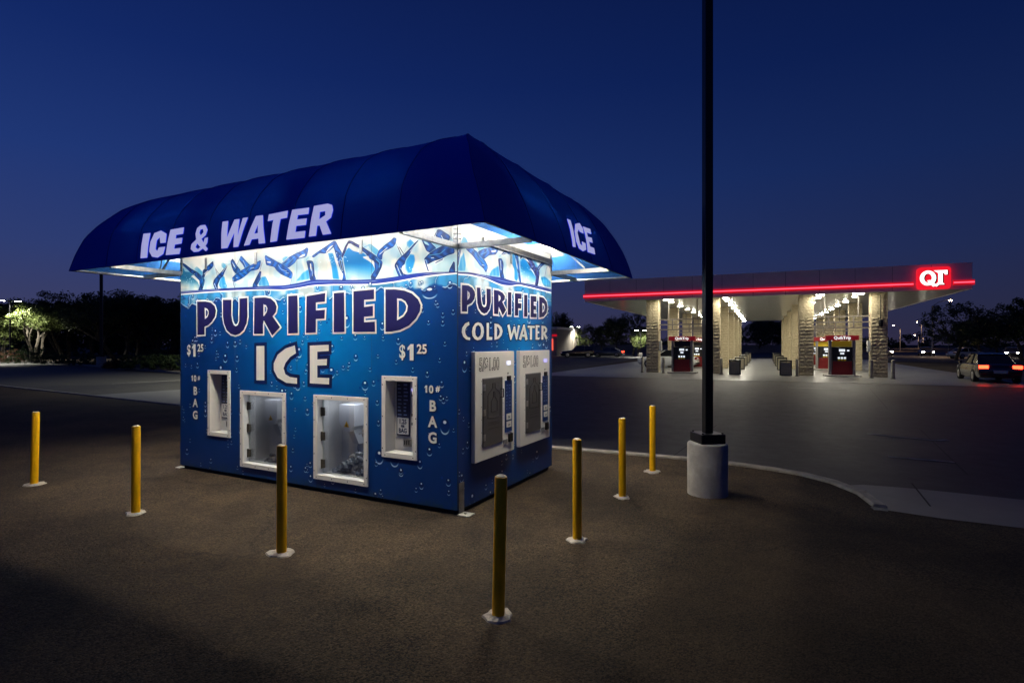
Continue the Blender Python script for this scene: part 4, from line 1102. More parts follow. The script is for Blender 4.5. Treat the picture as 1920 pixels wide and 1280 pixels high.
def sheet(name, pts, z, m, label=None):
    return MB().poly([pts], lambda a, b: (a, b, z)).build(name, m, fix=True, kind='structure', label=label)
sheet('ground', [(-900, -300), (900, -300), (900, 1500), (-900, 1500)], -.135, M_soil)
ROAD = -.10
sheet('driveway', [(-15.9, 20.0), (-9, 16.0), (1, 9), (4.2, 6.5), (16, -1.0), (80, -1), (80, 30), (50, 52), (20, 30), (4, 38), (-8, 31)], ROAD, M_conc)
sheet('parking_lot', [(-70, 20), (-15.9, 19.6), (-4, 27), (4, 38), (6, 45), (20, 80), (50, 52), (90, 52), (60, 130), (-40, 130), (-40, 82), (-12, 55), (-22, 35.6), (-64, 69), (-120, 112), (-160, 80)], ROAD - .008, M_lot)
sheet('street', [(36, 66), (200, 20), (260, 55), (30, 150), (20, 140)], ROAD - .004, M_lot)

# kiosk pad (camera side of the kerb) and the kerb itself
KERB = [(-60, 47.0), (-21.75, 23.45), (-9.61, 15.97), (.68, 9.45), (1.75, 8.98), (2.76, 8.50), (3.30, 8.13), (3.68, 7.80), (3.93, 7.50), (4.09, 7.10), (4.11, 6.58), (3.97, 6.06)]
pad = [(p[0], p[1]) for p in KERB] + [(4.0, 5.98), (4.41, 5.67), (4.98, 5.37), (9, 2.9), (14, -.2), (14, -6), (-60, -6)]
sheet('kiosk_pad', pad, 0.0, M_pad)
# the pad's free edge drops to the driveway
mb = MB()
def strip_along(pts, offs):
    """sweep offsets (side, z) along a polyline; returns rows of points"""
    rows = []
    for i, p in enumerate(pts):
        a = Vector(pts[max(0, i - 1)]); b = Vector(pts[min(len(pts) - 1, i + 1)])
        d = (b - a).normalized(); n = Vector((-d.y, d.x))
        rows.append([(p[0] + n.x * s, p[1] + n.y * s, z) for s, z in offs])
    return rows
def sweep(mb, pts, offs):
    rows = strip_along(pts, offs)
    n = len(offs)
    v = [q for r in rows for q in r]
    mb.add(v, [(i * n + j, i * n + j + 1, (i + 1) * n + j + 1, (i + 1) * n + j) for i in range(len(rows) - 1) for j in range(n - 1)])
    e = (len(rows) - 1) * n
    mb.add(rows[0], [tuple(range(n))]); mb.add(rows[-1], [tuple(range(n))])
# cast kerb in lengths, with joints
def resample(pts, step):
    o = [Vector(pts[0])]
    for p in pts[1:]:
        p = Vector(p); d = p - o[-1]
        n = max(1, int(d.length / step))
        for k in range(1, n + 1):
            o.append(o[-1] + (p - o[-1]) / (n - k + 1))
    return [tuple(q) for q in o]
kerb = link('kerb', None, None, kind='structure')
kp = resample(KERB, .5)
seg = 6
for i in range(0, len(kp) - 1, seg):
    q = kp[i:i + seg + 1]
    if len(q) < 2:
        continue
    d0 = (Vector(q[1]) - Vector(q[0])).normalized() * .006; d1 = (Vector(q[-1]) - Vector(q[-2])).normalized() * .006
    q = [tuple(Vector(q[0]) + d0)] + q[1:-1] + [tuple(Vector(q[-1]) - d1)]
    mb = MB(); sweep(mb, q, [(-.005, -.05), (-.005, .022), (.012, .036), (.115, .036), (.135, .018), (.150, ROAD - .02)])
    mb.build('kerb_stone', M_kerb, kerb)
# rounded kerb nose at the end of the line
bm = bmesh.new()
mb = MB(); sweep(mb, [(3.97, 6.06), (3.955, 5.99), (3.94, 5.955)], [(-.03, -.05), (-.03, .004), (.02, .006), (.10, .0), (.13, -.03), (.15, ROAD - .02)])
mb.build('kerb_stone', M_kerb, kerb)
# concrete apron that ramps from the driveway up to the pad
ap = MB()
near = [(4.00, 5.97), (4.41, 5.66), (4.98, 5.36), (9, 2.88)]
far = [(4.25, 7.35), (4.72, 7.42), (5.26, 7.22), (10.0, 4.6)]
v = [(x, y, .005) for x, y in near] + [(x, y, ROAD + .004) for x, y in far]
ap.add(v, [(0, 1, 5, 4), (1, 2, 6, 5), (2, 3, 7, 6)])
apron = ap.build('apron', ground_mat('apron_concrete', (.11, .11, .11), (.19, .185, .18), .12, .6, .15, .8, 0, .45, 90), kind='structure')
M_joint = mat('joint_filler', (.012, .012, .012), .8)
def line_strip(name, p, q, w, z, m, **kw):
    a, b = Vector(p), Vector(q); d = (b - a).normalized(); n = Vector((-d.y, d.x)) * w / 2
    return MB().add([(*(a - n), z), (*(a + n), z), (*(b + n), z), (*(b - n), z)], [(0, 1, 2, 3)]).build(name, m, fix=True, **kw)
jd = Vector((.50, .866))
jt = link('joint_lines', None, None, kind='structure')
for k, (x, y, L) in enumerate([(2.62, 9.15, 4.3), (6.6, 8.0, 5), (10.4, 6.3, 5), (-3.0, 12.4, 5), (-7.5, 15.2, 5), (10.9, 16.0, 8.5), (16.5, 13.4, 8), (5.3, 18.5, 8)]):
    line_strip('joint', (x, y), (x + jd.x * L, y + jd.y * L), .022, ROAD + .004, M_joint, parent=jt)
for k, (x, y) in enumerate([(-8, 20.0), (-4, 17.6)]):
    pass
line_strip('joint', (-22, 30.5), (30, 3.6), .022, ROAD + .004, M_joint, parent=jt)
line_strip('joint', (5.245, 7.245), (4.43, 5.68), .02, -.03, M_dark, parent=jt)
# pale apron slab seen left of the kiosk
sheet('lot_slab', [(-15.8, 20.1), (-9.5, 16.2), (-2.4, 11.7), (-1.6, 14.0), (-2, 26.0), (-9.8, 28.4)], ROAD + .008, ground_mat('pale_slab', (.15, .155, .152), (.23, .235, .225), .12, .6, .12, .8, 0, .4, 90))
# worn arrow paint
M_paint = mat('worn_road_paint', (.36, .35, .32), .7, noise=.75, nscale=5, col2=(.10, .10, .095))
arrow = link('road_marking', None, None, kind='structure')
for p, q, w in (((7.49, 11.65), (8.3, 10.8), .10), ((6.31, 9.26), (7.07, 8.82), .10), ((8.3, 10.8), (8.6, 10.9), .10), ((12.0, 24.0), (14.0, 23.0), .10)):
    line_strip('paint_stroke', p, q, w, ROAD + .008, M_paint, parent=arrow)
# left lot: far kerb and stall lines
FK = [(-140, 130), (-63.6, 68.6), (-21.0, 34.96), (-8, 25.5 + 2.0)]
mb = MB(); sweep(mb, FK[:3], [(-.02, ROAD), (-.02, .03), (.02, .05), (.16, .05), (.18, -.1)]); mb.build('far_kerb', M_kerb, kind='structure')
sheet('planting_bed', [(-140, 130.2), (-63.6, 68.8), (-21.0, 35.16), (-10, 60), (-40, 100), (-120, 160)], .02, M_soil)
M_stall = mat('stall_paint', (.5, .5, .48), .7, noise=.6, nscale=4)
for x, y in ((-15.0, 28.6), (-19, 26.2), (-40, 48.5), (-46, 53.3)):
    line_strip('stall_line', (x, y), (x + 2.4, y + 3.4), .10, ROAD + .014, M_stall, kind='structure')

# newer asphalt patch with a ragged edge on the camera side of the pole
pp = [(1.02, 3.95), (1.35, 4.42), (1.50, 4.50), (1.80, 4.86), (2.75, 4.62), (3.60, 3.40), (2.60, 1.9), (1.30, 1.6), (.55, 2.5), (.72, 3.2)]
pq = []
for i in range(len(pp)):
    a_, b_ = pp[i], pp[(i + 1) % len(pp)]
    pq += [(a_[0] + (b_[0] - a_[0]) * k / 5 + rng.uniform(-.022, .022), a_[1] + (b_[1] - a_[1]) * k / 5 + rng.uniform(-.022, .022)) for k in range(5)]
sheet('asphalt_patch', pq, .004, ground_mat('patch_asphalt', (.011, .0074, .0042), (.088, .060, .033), .9, .9, .8, 1.4, .4, gscale=125, stain=.5))

# loose grit on the pad: heaps near the pole base and along the lower edge
mb = MB()
tet = [(0, 1, 2), (0, 3, 1), (1, 3, 2), (2, 3, 0)]
def grit(cx, cy, sx, sy, n, s0, s1):
    for _ in range(n):
        x, y = rng.gauss(cx, sx), rng.gauss(cy, sy)
        if y < 1.9 or (Vector((x, y, 0)) - K_O).dot(KY) > -.02 and 0 < (Vector((x, y, 0)) - K_O).dot(KX) < LW + .02:
            continue
        s = rng.uniform(s0, s1)
        a = rng.uniform(0, 6.28)
        v = [(x + s * math.cos(a + k * 2.1) * rng.uniform(.6, 1.1), y + s * math.sin(a + k * 2.1) * rng.uniform(.6, 1.1), -.001) for k in range(3)]
        v.append((x + rng.uniform(-.3, .3) * s, y + rng.uniform(-.3, .3) * s, s * rng.uniform(.45, .9)))
        mb.add(v, tet)
grit(2.1, 6.2, .45, .35, 900, .004, .010)
grit(-3.2, 3.9, 1.2, .7, 2600, .004, .011)
grit(0.3, 2.9, 1.1, .5, 1800, .003, .007)
grit(-1.8, 4.9, 1.6, .8, 2600, .003, .008)
grit(1.0, 5.0, .9, .8, 1500, .003, .008)
grit(3.2, 7.2, .5, .5, 500, .004, .010)
mb.build('loose_grit', mat('grit_stone', (.075, .053, .031), .9, noise=.6, nscale=30), fix=False, kind='stuff', label='loose dark grit scattered over the worn asphalt')

# ------------------------------------------------------------------ bollards
M_yel = mat('yellow_bollard_paint', srgb(250, 186, 4), .36, noise=.14, nscale=7, bump=.06, bscale=30, detail=10)
M_collar = mat('broken_concrete', (.46, .42, .36), .85, noise=.35, nscale=16, bump=.7, bscale=40)
M_bcap = mat('bollard_cap_concrete', (.62, .58, .48), .7, noise=.2, nscale=12)
BOL = [((-6.098, 7.044), 'yellow bollard furthest left, out beyond the end of the kiosk', .022),
       ((-3.984, 5.844), 'second yellow bollard from the left, in front of the far kiosk corner', -.004),
       ((-1.973, 4.726), 'yellow bollard in front of the ice windows, hiding a frame corner', .014),
       ((-.091, 3.633), 'nearest and largest yellow bollard, before the kiosk corner', .018),
       ((.597, 5.048), 'yellow bollard facing the first water dispenser', .002),
       ((1.291, 6.455), 'yellow bollard between the water side bollard and the kerb one', -.004),
       ((1.973, 7.752), 'farthest yellow bollard, beside the kerb and the black pole', .002)]
for (bx, by), lab, tilt in BOL:
    t = thing('bollard', lab, 'bollard', (bx, by, 0), rng.uniform(0, 6), 'yellow bollards around the kiosk')
    r = .0415
    Hh = .922
    o = MB().lathe([(r, -.05), (r, .3), (r, Hh - .012), (r - .002, Hh - .003), (r - .007, Hh)], 28).build('pipe', M_yel, t, smooth=True)
    o.rotation_euler = (tilt, tilt * .6, 0)
    o = MB().lathe([(r - .008, Hh - .01), (r - .010, Hh + .004), (r * .5, Hh + .010), (.002, Hh + .012)], 20).build('concrete_cap', M_bcap, t, smooth=True)
    o.rotation_euler = (tilt, tilt * .6, 0)
    n = 15
    big = rng.uniform(.85, 1.15)
    ring = [(math.cos(2 * math.pi * k / n) * big * rng.uniform(.095, .135), math.sin(2 * math.pi * k / n) * big * rng.uniform(.075, .12)) for k in range(n)]
    mb = MB()
    v = [(x, y, -.004) for x, y in ring] + [(x * .93, y * .93, rng.uniform(.008, .016)) for x, y in ring] + [(x * .42, y * .42, rng.uniform(.014, .022)) for x, y in ring]
    f = [(k, (k + 1) % n, n + (k + 1) % n, n + k) for k in range(n)] + [(n + k, n + (k + 1) % n, 2 * n + (k + 1) % n, 2 * n + k) for k in range(n)] + [tuple(2 * n + k for k in range(n))]
    mb.add(v, f); mb.build('concrete_collar', M_collar, t)

# ------------------------------------------------------------------ black lamp pole beside the kiosk
M_cbase = mat('cast_concrete', (.36, .34, .31), .8, noise=.28, nscale=5, bump=.35, bscale=26, detail=9)
def lamp_pole(name, label, loc, rz, hgt, base_r, base_h, w, heads, lit=None, group=None, mpole=None):
    t = thing(name, label, 'lamp post', loc, rz, group)
    mp = mpole or M_black
    MB().lathe([(base_r, -.1), (base_r, base_h - .02), (base_r - .008, base_h - .006), (base_r - .02, base_h)], 40).build('concrete_base', M_cbase, t, smooth=True)
    MB().box(-w * 1.55, w * 1.55, -w * 1.55, w * 1.55, base_h, base_h + .115, c=.012).build('base_cover', mp, t)
    MB().box(-w / 2, w / 2, -w / 2, w / 2, base_h + .112, hgt, c=.008).build('pole', mp, t)
    MB().box(-w * .28, w * .28, -w / 2 - .006, -w / 2 - .001, base_h + .42, base_h + .58, c=.002).build('hand_hole_cover', mp, t)
    for sx in (-1, 1):
        for sy in (-1, 1):
            MB().tube([(sx * w * 1.25, sy * w * 1.25, base_h + .112), (sx * w * 1.25, sy * w * 1.25, base_h + .13)], .012, 6).build('cover_bolt', mp, t)
    for a in heads:
        ca, sa = math.cos(a), math.sin(a)
        mb = MB(); mb.tube([(0, 0, hgt - .12), (ca * .35, sa * .35, hgt - .08)], w * .35, 6); mb.build('arm', mp, t)
        c = Vector((ca * .62, sa * .62, hgt - .02))
        h = MB().box(-.30, .30, -.19, .19, -.06, .07, c=.03).build('lamp_head', mp, t, smooth=False)
        h.location = c; h.rotation_euler = (0, 0, a)
        l = MB().box(-.24, .24, -.14, .14, -.068, -.0605).build('lens', lit or mat('unlit_lens', (.25, .25, .24), .3), h)
    return t
lamp_pole('lamp_pole', 'tall black square pole on a round concrete base right of the kiosk', (2.345, 6.62, 0), R(8), 8.6, .232, .615, .098, (R(20), R(200)))

# ------------------------------------------------------------------ filling station
M_panel = mat('fascia_panel', (.88, .80, .70), .45, noise=.06, nscale=2)
M_soffit = mat('glossy_soffit', (.66, .66, .60), .20, noise=.05, nscale=2, spec=.7)
M_red = mat('red_plastic', srgb(112, 12, 16), .4)
M_band = mat('lit_red_band', (.5, .01, .02), .4, emit=(1.0, .012, .035), estr=.42)
M_band2 = mat('lit_red_core', (.5, .01, .02), .4, emit=(1.0, .07, .12), estr=2.4)
M_sign = mat('lit_red_sign', (.5, .01, .02), .4, emit=(1.0, .012, .03), estr=.85)
M_signw = mat('lit_white_letter', (.9, .9, .9), .4, emit=(1, .97, .93), estr=1.6)
M_disc = mat('canopy_lamp', (.9, .9, .9), .4, emit=(1.0, .95, .78), estr=270.0)
M_block = None
def block_mat():
    m = bpy.data.materials.new('split_face_block'); m.use_nodes = True
    nt = m.node_tree; b = nt.nodes['Principled BSDF']; b.inputs['Roughness'].default_value = .9
    tcn = nt.nodes.new('ShaderNodeTexCoord')
    n = nt.nodes.new('ShaderNodeTexNoise'); n.inputs['Scale'].default_value = 9; n.inputs['Detail'].default_value = 7
    mx = nt.nodes.new('ShaderNodeMix'); mx.data_type = 'RGBA'
    mx.inputs[6].default_value = (.30, .25, .15, 1); mx.inputs[7].default_value = (.62, .52, .34, 1)
    nt.links.new(tcn.outputs['Object'], n.inputs['Vector']); nt.links.new(n.outputs[0], mx.inputs[0]); nt.links.new(mx.outputs[2], b.inputs['Base Color'])
    bp = nt.nodes.new('ShaderNodeBump'); bp.inputs['Strength'].default_value = .8; bp.inputs['Distance'].default_value = .05
    nt.links.new(n.outputs[0], bp.inputs['Height']); nt.links.new(bp.outputs[0], b.inputs['Normal'])
    return m
M_block = block_mat()
SX = Vector((.9096, -.4155, 0)); SY = Vector((.4155, .9096, 0))
S_O = Vector((4.97, 37.8, 0))
ST_ROT = math.atan2(SX.y, SX.x)
station = thing('fuel_canopy', 'lit filling station canopy on pale block columns with a glowing red band', 'canopy', S_O, ST_ROT)
def S2W(x, y, z=0):
    return S_O + SX * x + SY * y + Vector((0, 0, z))
SL, SD, ZS, ZT = 21.15, 40.0, 4.70, 6.06
# forecourt slab
fc = [S2W(x, y) for x, y in ((-1.5, -5.5), (22.6, -5.5), (22.6, 42), (-1.5, 42))]
sheet('forecourt', [(p.x, p.y) for p in fc], ROAD + .012, M_fore)
# fascia: separate panels with a shadow joint
NP = 12
pw = SL / NP
for k in range(NP):
    MB().box(k * pw + .008, (k + 1) * pw - .008, .0, .10, ZS, ZT, c=.004).build('fascia_panel', M_panel, station)
for k in range(22):
    d = SD / 22
    MB().box(0, .10, k * d + .11, (k + 1) * d - .01 + .1, ZS, ZT).build('fascia_panel', M_panel, station)
    MB().box(SL - .10, SL, k * d + .11, (k + 1) * d - .01 + .1, ZS, ZT).build('fascia_panel', M_panel, station)
MB().box(.03, SL - .03, .03, SD, ZT - .10, ZT - .05).build('roof_deck', M_roof, station)
MB().box(.02, SL - .02, .02, .09, ZS + .01, ZT - .01).build('fascia_backing', M_dark, station)
MB().box(-.01, SL + .01, -.012, .0, ZT + .002, ZT + .03).build('coping', M_panel, station)
# red illuminated band, front and returns
SGX0, SGX1 = 18.71, 20.18
for x0, x1 in ((-.06, SGX0 - .14), (SGX1 + .14, SL + .06)):
    b_ = MB().box(x0, x1, -.10, -.002, ZS + .22, ZS + .48, c=.01).build('light_band', M_band, station)
    MB().tube([(x0 + .01, -.105, ZS + .35), (x1 - .01, -.105, ZS + .35)], .036, 6).build('neon_line', M_band2, b_)
for x in (-.055, SL + .055):
    MB().box(x - .045, x + .045, .0, SD, ZS + .22, ZS + .48).build('light_band', M_band, station)
# logo sign
def rrect(x0, x1, z0, z1, r, n=6):
    o = []
    for cx, cz, a0 in ((x1 - r, z0 + r, -90), (x1 - r, z1 - r, 0), (x0 + r, z1 - r, 90), (x0 + r, z0 + r, 180)):
        o += [(cx + r * math.cos(R(a0 + 90 * k / n)), cz + r * math.sin(R(a0 + 90 * k / n))) for k in range(n + 1)]
    return o
sz0, sz1 = ZS + .03, ZT - .15
sg = MB().prism(rrect(SGX0, SGX1, sz0, sz1, .17), lambda a, b, e: (a, e, b), -.24, .0).build('logo_sign', M_sign, station)
cx, cz = (SGX0 + SGX1) / 2, (sz0 + sz1) / 2
def ell(x, z, rx, rz, n=28):
    return [(x + rx * math.cos(2 * math.pi * k / n), z + rz * math.sin(2 * math.pi * k / n)) for k in range(n)]
qx = cx - .27
M_sshadow = mat('logo_shadow', (.03, .003, .004), .6)
T_ = [(cx - .02, cz + .40), (cx + .58, cz + .40), (cx + .58, cz + .16), (cx + .47, cz + .16), (cx + .43, cz + .25), (cx + .37, cz + .25), (cx + .37, cz - .27), (cx + .44, cz - .32), (cx + .44, cz - .36), (cx + .22, cz - .36), (cx + .10, cz - .47), (cx - .02, cz - .36), (cx + .12, cz - .30), (cx + .18, cz - .22), (cx + .18, cz + .25)]
for dx, m, y in ((.05, M_sshadow, -.244), (0, M_signw, -.252)):
    mb = MB()
    mb.poly([ell(qx + dx, cz + .01 - dx * .6, .36, .40), ell(qx + dx, cz + .01 - dx * .6, .17, .24)], lambda a, b: (a, y, b))
    mb.poly([[(qx - .04 + dx, cz - .12), (qx + .10 + dx, cz - .10), (qx + .40 + dx, cz - .40), (qx + .22 + dx, cz - .46)]], lambda a, b: (a, y - .002, b))
    mb.poly([[(a + dx, b - dx * .6) for a, b in T_]], lambda a, b: (a, y - .004, b))
    mb.build('logo_letters', m, sg, fix=False)
# soffit decking in long trays
NS = 20
for k in range(NS):
    d = (SD - .2) / NS
    MB().box(.10, SL - .10, .11 + k * d, .11 + (k + 1) * d - .025, ZS + .02, ZS + .06).build('soffit_tray', M_soffit, station)
MB().box(.10, SL - .10, .11, SD, ZS + .065, ZS + .075).build('soffit_backing', mat('soffit_joint', (.10, .10, .09), .6), station)
# block columns: real courses with a rough split face below and smooth blocks at the top
COLX = [4.42, 8.23, 13.47, 17.16]
ROWY = [1.25, 10.2, 19.2, 28.2, 37.2]
def column_mesh(seed):
    g = random.Random(seed)
    mb = MB()
    w, ch = .40, .2035
    z = ROAD - .02
    k = 0
    while z < ZS + .02 - 1e-3:
        z1 = min(z + ch, ZS + .02)
        rough = .028 if z < 3.3 else .008
        for q in range(2):
            x0 = -w + q * w if k % 2 == 0 else (-w if q == 0 else -w * .25)
            x1 = x0 + w if k % 2 == 0 else (-w * .25 if q == 0 else w)
            n = 4
            vs_, ix = [], {}
            o = g.uniform(-.006, .012) if z < 3.3 else 0
            # front and back faces as small rough grids, sides plain
            for yy, sgn in ((-w, -1), (w, 1)):
                for a in range(n + 1):
                    for b in range(3):
                        e = 0 < a < n and 0 < b < 2
                        vs_.append((x0 + .004 + (x1 - x0 - .008) * a / n, yy + sgn * (o + (g.uniform(.3, 1) if e else g.uniform(-.2, .35)) * rough), z + .004 + (z1 - z - .008) * b / 2))
            F = []
            for s in range(2):
                b0 = s * (n + 1) * 3
                for a in range(n):
                    for b in range(2):
                        i0 = b0 + a * 3 + b
                        F.append((i0, i0 + 3, i0 + 4, i0 + 1) if s == 0 else (i0, i0 + 1, i0 + 4, i0 + 3))
            m_ = (n + 1) * 3
            for b in range(2):
                F += [(b, b + 1, m_ + b + 1, m_ + b), (n * 3 + b, m_ + n * 3 + b, m_ + n * 3 + b + 1, n * 3 + b + 1)]
            for a in range(n):
                F += [(a * 3, m_ + a * 3, m_ + a * 3 + 3, a * 3 + 3), (a * 3 + 2, a * 3 + 5, m_ + a * 3 + 5, m_ + a * 3 + 2)]
            mb.add(vs_, F)
        z += ch; k += 1
    mb.box(-w + .012, w - .012, -w + .012, w - .012, ROAD - .02, ZS + .02)
    return mb.mesh('column', M_block, fix=False)
cm = [column_mesh(s) for s in (3, 4, 5)]
for i, x in enumerate(COLX):
    for j, y in enumerate(ROWY):
        link('column', cm[(i + j) % 3], station, (x, y, 0))
        MB().box(x - .36, x + .36, y - .36, y + .36, ROAD, ROAD + .03) if False else None
# tube frames between the columns of each pair
M_frame = mat('brown_steel_tube', (.16, .14, .12), .5, noise=.2, nscale=10)
for i in (0, 2):
    x0, x1 = COLX[i] + .40, COLX[i + 1] - .40
    for j, y in enumerate(ROWY):
        mb = MB()
        for z in (2.75, 3.08, 3.42):
            mb.box(x0, x1, y - .04, y + .04, z - .035, z + .035)
        for f in (.28, .72):
            xx = x0 + (x1 - x0) * f
            mb.box(xx - .035, xx + .035, y - .039, y + .039, 2.75, 3.42)
        for f in (.2, .8):
            xx = x0 + (x1 - x0) * f
            mb.box(xx - .03, xx + .03, y - .03, y + .03, 3.42, ZS + .02)
        mb.build('tube_frame', M_frame, station)
# soffit lamps
for lx in (COLX[0] + .95, COLX[1] + .75, COLX[2] + .75, COLX[3] - .95):
    for k in range(10):
        y = .50 if k == 0 else 2.6 + (k - 1) * 4.4  # the frontmost row is added to light the column fronts
        h = MB().lathe([(.21, ZS - .035), (.21, ZS + .019)], 20, cx=lx, cy=y).build('soffit_lamp', M_panel, station)
        MB().lathe([(.08, ZS - .055), (.14, ZS - .050), (.18, ZS - .036)], 12, cx=lx, cy=y).build('lamp_lens', M_disc, h)
# fire bottle on the near column, squeegee cabinet
mb = MB(); mb.tube([(COLX[3] + .05, ROWY[0] - .47, 4.55), (COLX[3] + .05, ROWY[0] - .47, 3.2)], .025, 8)
mb.lathe([(.02, 3.22), (.11, 3.15), (.12, 2.98), (.10, 2.82), (.02, 2.75)], 12, cx=COLX[3] + .05, cy=ROWY[0] - .52)
mb.build('hanging_cord_reel', M_black, station, smooth=True)
for i in (0, 3):
    MB().box(COLX[i] + (.41 if i == 0 else -.55), COLX[i] + (.55 if i == 0 else -.41), ROWY[0] - .28, ROWY[0] + .1, 1.35, 2.0, c=.01).build('call_box', mat('call_box_white', (.6, .6, .58), .4), station)

# ---- fuel dispensers
M_pgrey = mat('pump_steel', (.30, .29, .28), .4, .3, noise=.1, nscale=6)
M_pblk = mat('pump_black', (.012, .012, .014), .3)
M_scr = mat('pump_screen', (.5, .5, .5), .4, emit=(.85, .92, 1.0), estr=.9)
M_yelp = mat('yellow_notice', srgb(225, 190, 30), .5, emit=(1, .75, .05), estr=.06)
M_head = mat('pump_header_red', srgb(120, 10, 18), .4, emit=(.9, .02, .05), estr=.10)
M_hl = mat('header_letters', (.9, .9, .9), .4, emit=(1, 1, 1), estr=.9)
def make_pump():
    t = thing('fuel_dispenser', 'x', 'fuel pump')
    MB().box(-.92, .92, -.62, .62, ROAD, ROAD + .10, c=.03).build('island_kerb', M_cbase, t)
    zb0 = ROAD + .10
    for s in (-1, 1):
        MB().box(s * .60 - .07, s * .60 + .07, -.24, .24, zb0, 2.02, c=.02).build('side_post', M_pgrey, t)
    MB().box(-.53, .53, -.26, .26, zb0, zb0 + .80, c=.02).build('lower_cabinet', M_red, t)
    MB().box(-.53, .53, -.25, .25, zb0 + .80, 1.62, c=.02).build('upper_cabinet', M_pblk, t)
    for fy, sg_ in ((-.262, -1), (.262, 1)):
        f = MB().box(-.40, .40, min(fy, fy + .02 * -sg_), max(fy, fy + .02 * -sg_), .80, 1.58, c=.01).build('dial_face', M_pblk, t)
        y0, y1 = (fy - .008, fy - .001) if sg_ < 0 else (fy + .001, fy + .008)
        MB().box(-.16, .14, y0, y1, 1.36, 1.50).build('screen', M_scr, f)
        MB().box(-.10, .10, y0, y1, 1.20, 1.29).build('screen', M_scr, f)
        for q in range(3):
            MB().box(-.22 + q * .15, -.11 + q * .15, y0, y1, .93, 1.04).build('grade_button', M_scr, f)
        for q in range(3):
            MB().box(-.22 + q * .15, -.11 + q * .15, y0, y1, .83, .89).build('grade_label', M_yelp, f)
        MB().box(.24, .36, y0, y1, 1.38, 1.46).build('card_reader', M_scr, f)
        mb = MB()
        for s in (-1, 1):
            x = s * .50
            mb.tube([(x, fy * 1.02, 1.05), (x, fy * 1.3, 1.0), (x * 1.05, fy * 1.5, .55), (x * .98, fy * 1.25, .30), (x, fy * 1.1, .75), (x, fy * 1.05, 1.55)], .018, 6)
        mb.build('hose', M_pblk, t, smooth=True)
        for s in (-1, 1):
            mb = MB(); mb.box(s * .50 - .03, s * .50 + .03, min(fy * 1.0, fy * 1.28), max(fy * 1.0, fy * 1.28), .98, 1.14, c=.01)
            mb.build('nozzle', M_pblk, t)
    MB().box(-.50, .50, -.03, .03, 1.63, 1.98).build('notice_board', M_yelp, t)
    h = MB().box(-.84, .84, -.30, .30, 2.02, 2.30, c=.015).build('header', M_head, t)
    put_text('lettering', 'QuikTrip', .23, M_hl, h, (0, -.304, 2.085), (1, 0, 0), (0, 0, 1), bold=.006, align='CENTER')
    return t
pump0 = make_pump()
dark_board = MB().box(-.50, .50, -.03, .03, 1.63, 1.98).mesh('notice_board', M_pblk)
PUMPX = [(COLX[0] + COLX[1]) / 2, (COLX[2] + COLX[3]) / 2]
ordw = ['nearest', 'second', 'third', 'fourth', 'farthest']
first = True
for i, x in reversed(list(enumerate(PUMPX))):
    for j, y in enumerate(ROWY):
        t = pump0 if first else copy_tree(pump0)
        first = False
        p = S2W(x, y - .35 + (0 if j else .1))
        t.location = p; t.rotation_euler = (0, 0, ST_ROT)
        t['label'] = 'red and black fuel pump, %s in the %s row of pumps' % (ordw[j], ('left', 'right')[i])
        if i == 0:
            for ch in t.children:
                if ch.name.startswith('notice_board'):
                    ch.data = dark_board
        t['group'] = 'fuel pumps under the station canopy'
# ---- waste bins and guard posts on the forecourt
M_bin = mat('bin_panel_pebble', (.30, .27, .20), .85, noise=.4, nscale=40, bump=.5, bscale=60)
def make_bin():
    t = thing('waste_bin', 'x', 'bin')
    MB().box(-.26, .26, -.26, .26, 0, .06).build('foot', M_pblk, t)
    for a, b_, c, d in ((-.30, .30, -.31, -.29), (-.30, .30, .29, .31)):
        MB().box(a + .03, b_ - .03, c, d, .07, .80).build('panel', M_bin, t)
    for s in (-1, 1):
        MB().box(min(s * .29, s * .31), max(s * .29, s * .31), -.27, .27, .07, .80).build('panel', M_bin, t)
    for sx in (-1, 1):
        for sy in (-1, 1):
            MB().box(sx * .30 - .025, sx * .30 + .025, sy * .30 - .025, sy * .30 + .025, .02, .84).build('corner_post', M_pblk, t)
    MB().box(-.33, .33, -.33, .33, .84, .93, c=.02).build('lid', M_pblk, t)
    return t
bin0 = make_bin(); first = True
for i, x in enumerate((9.55, 12.35)):
    for j in range(5):
        t = bin0 if first else copy_tree(bin0)
        first = False
        t.location = S2W(x, .2 + j * 7.6, ROAD + .012); t.rotation_euler = (0, 0, ST_ROT)
        t['label'] = 'square stone panelled waste bin, %s along the %s pump island' % (ordw[j], ('left', 'right')[i])
        t['group'] = 'waste bins between the islands'
M_post = mat('guard_post_paint', (.36, .33, .24), .6, noise=.2, nscale=8)
def guard(x, y, lab):
    t = thing('guard_post', lab, 'post', S2W(x, y, ROAD), 0, 'short guard posts at the island ends')
    MB().lathe([(.085, 0), (.085, .98), (.07, 1.02), (.03, 1.04)], 16).build('post', M_post, t, smooth=True)
    MB().lathe([(.13, 0), (.13, .03)], 16).build('flange', M_pblk, t)
guard(17.55, -.6, 'short tan guard post right of the nearest block column')
guard(16.6, -.3, 'short tan guard post left of the nearest block column')
guard(12.95, .1, 'short tan guard post between waste bin and right island column')
guard(8.75, .3, 'short tan guard post at the right column of the left island')
guard(3.85, .4, 'short tan guard post left of the outermost block column')
guard(5.25, .2, 'short tan guard post between outermost column and left pump')

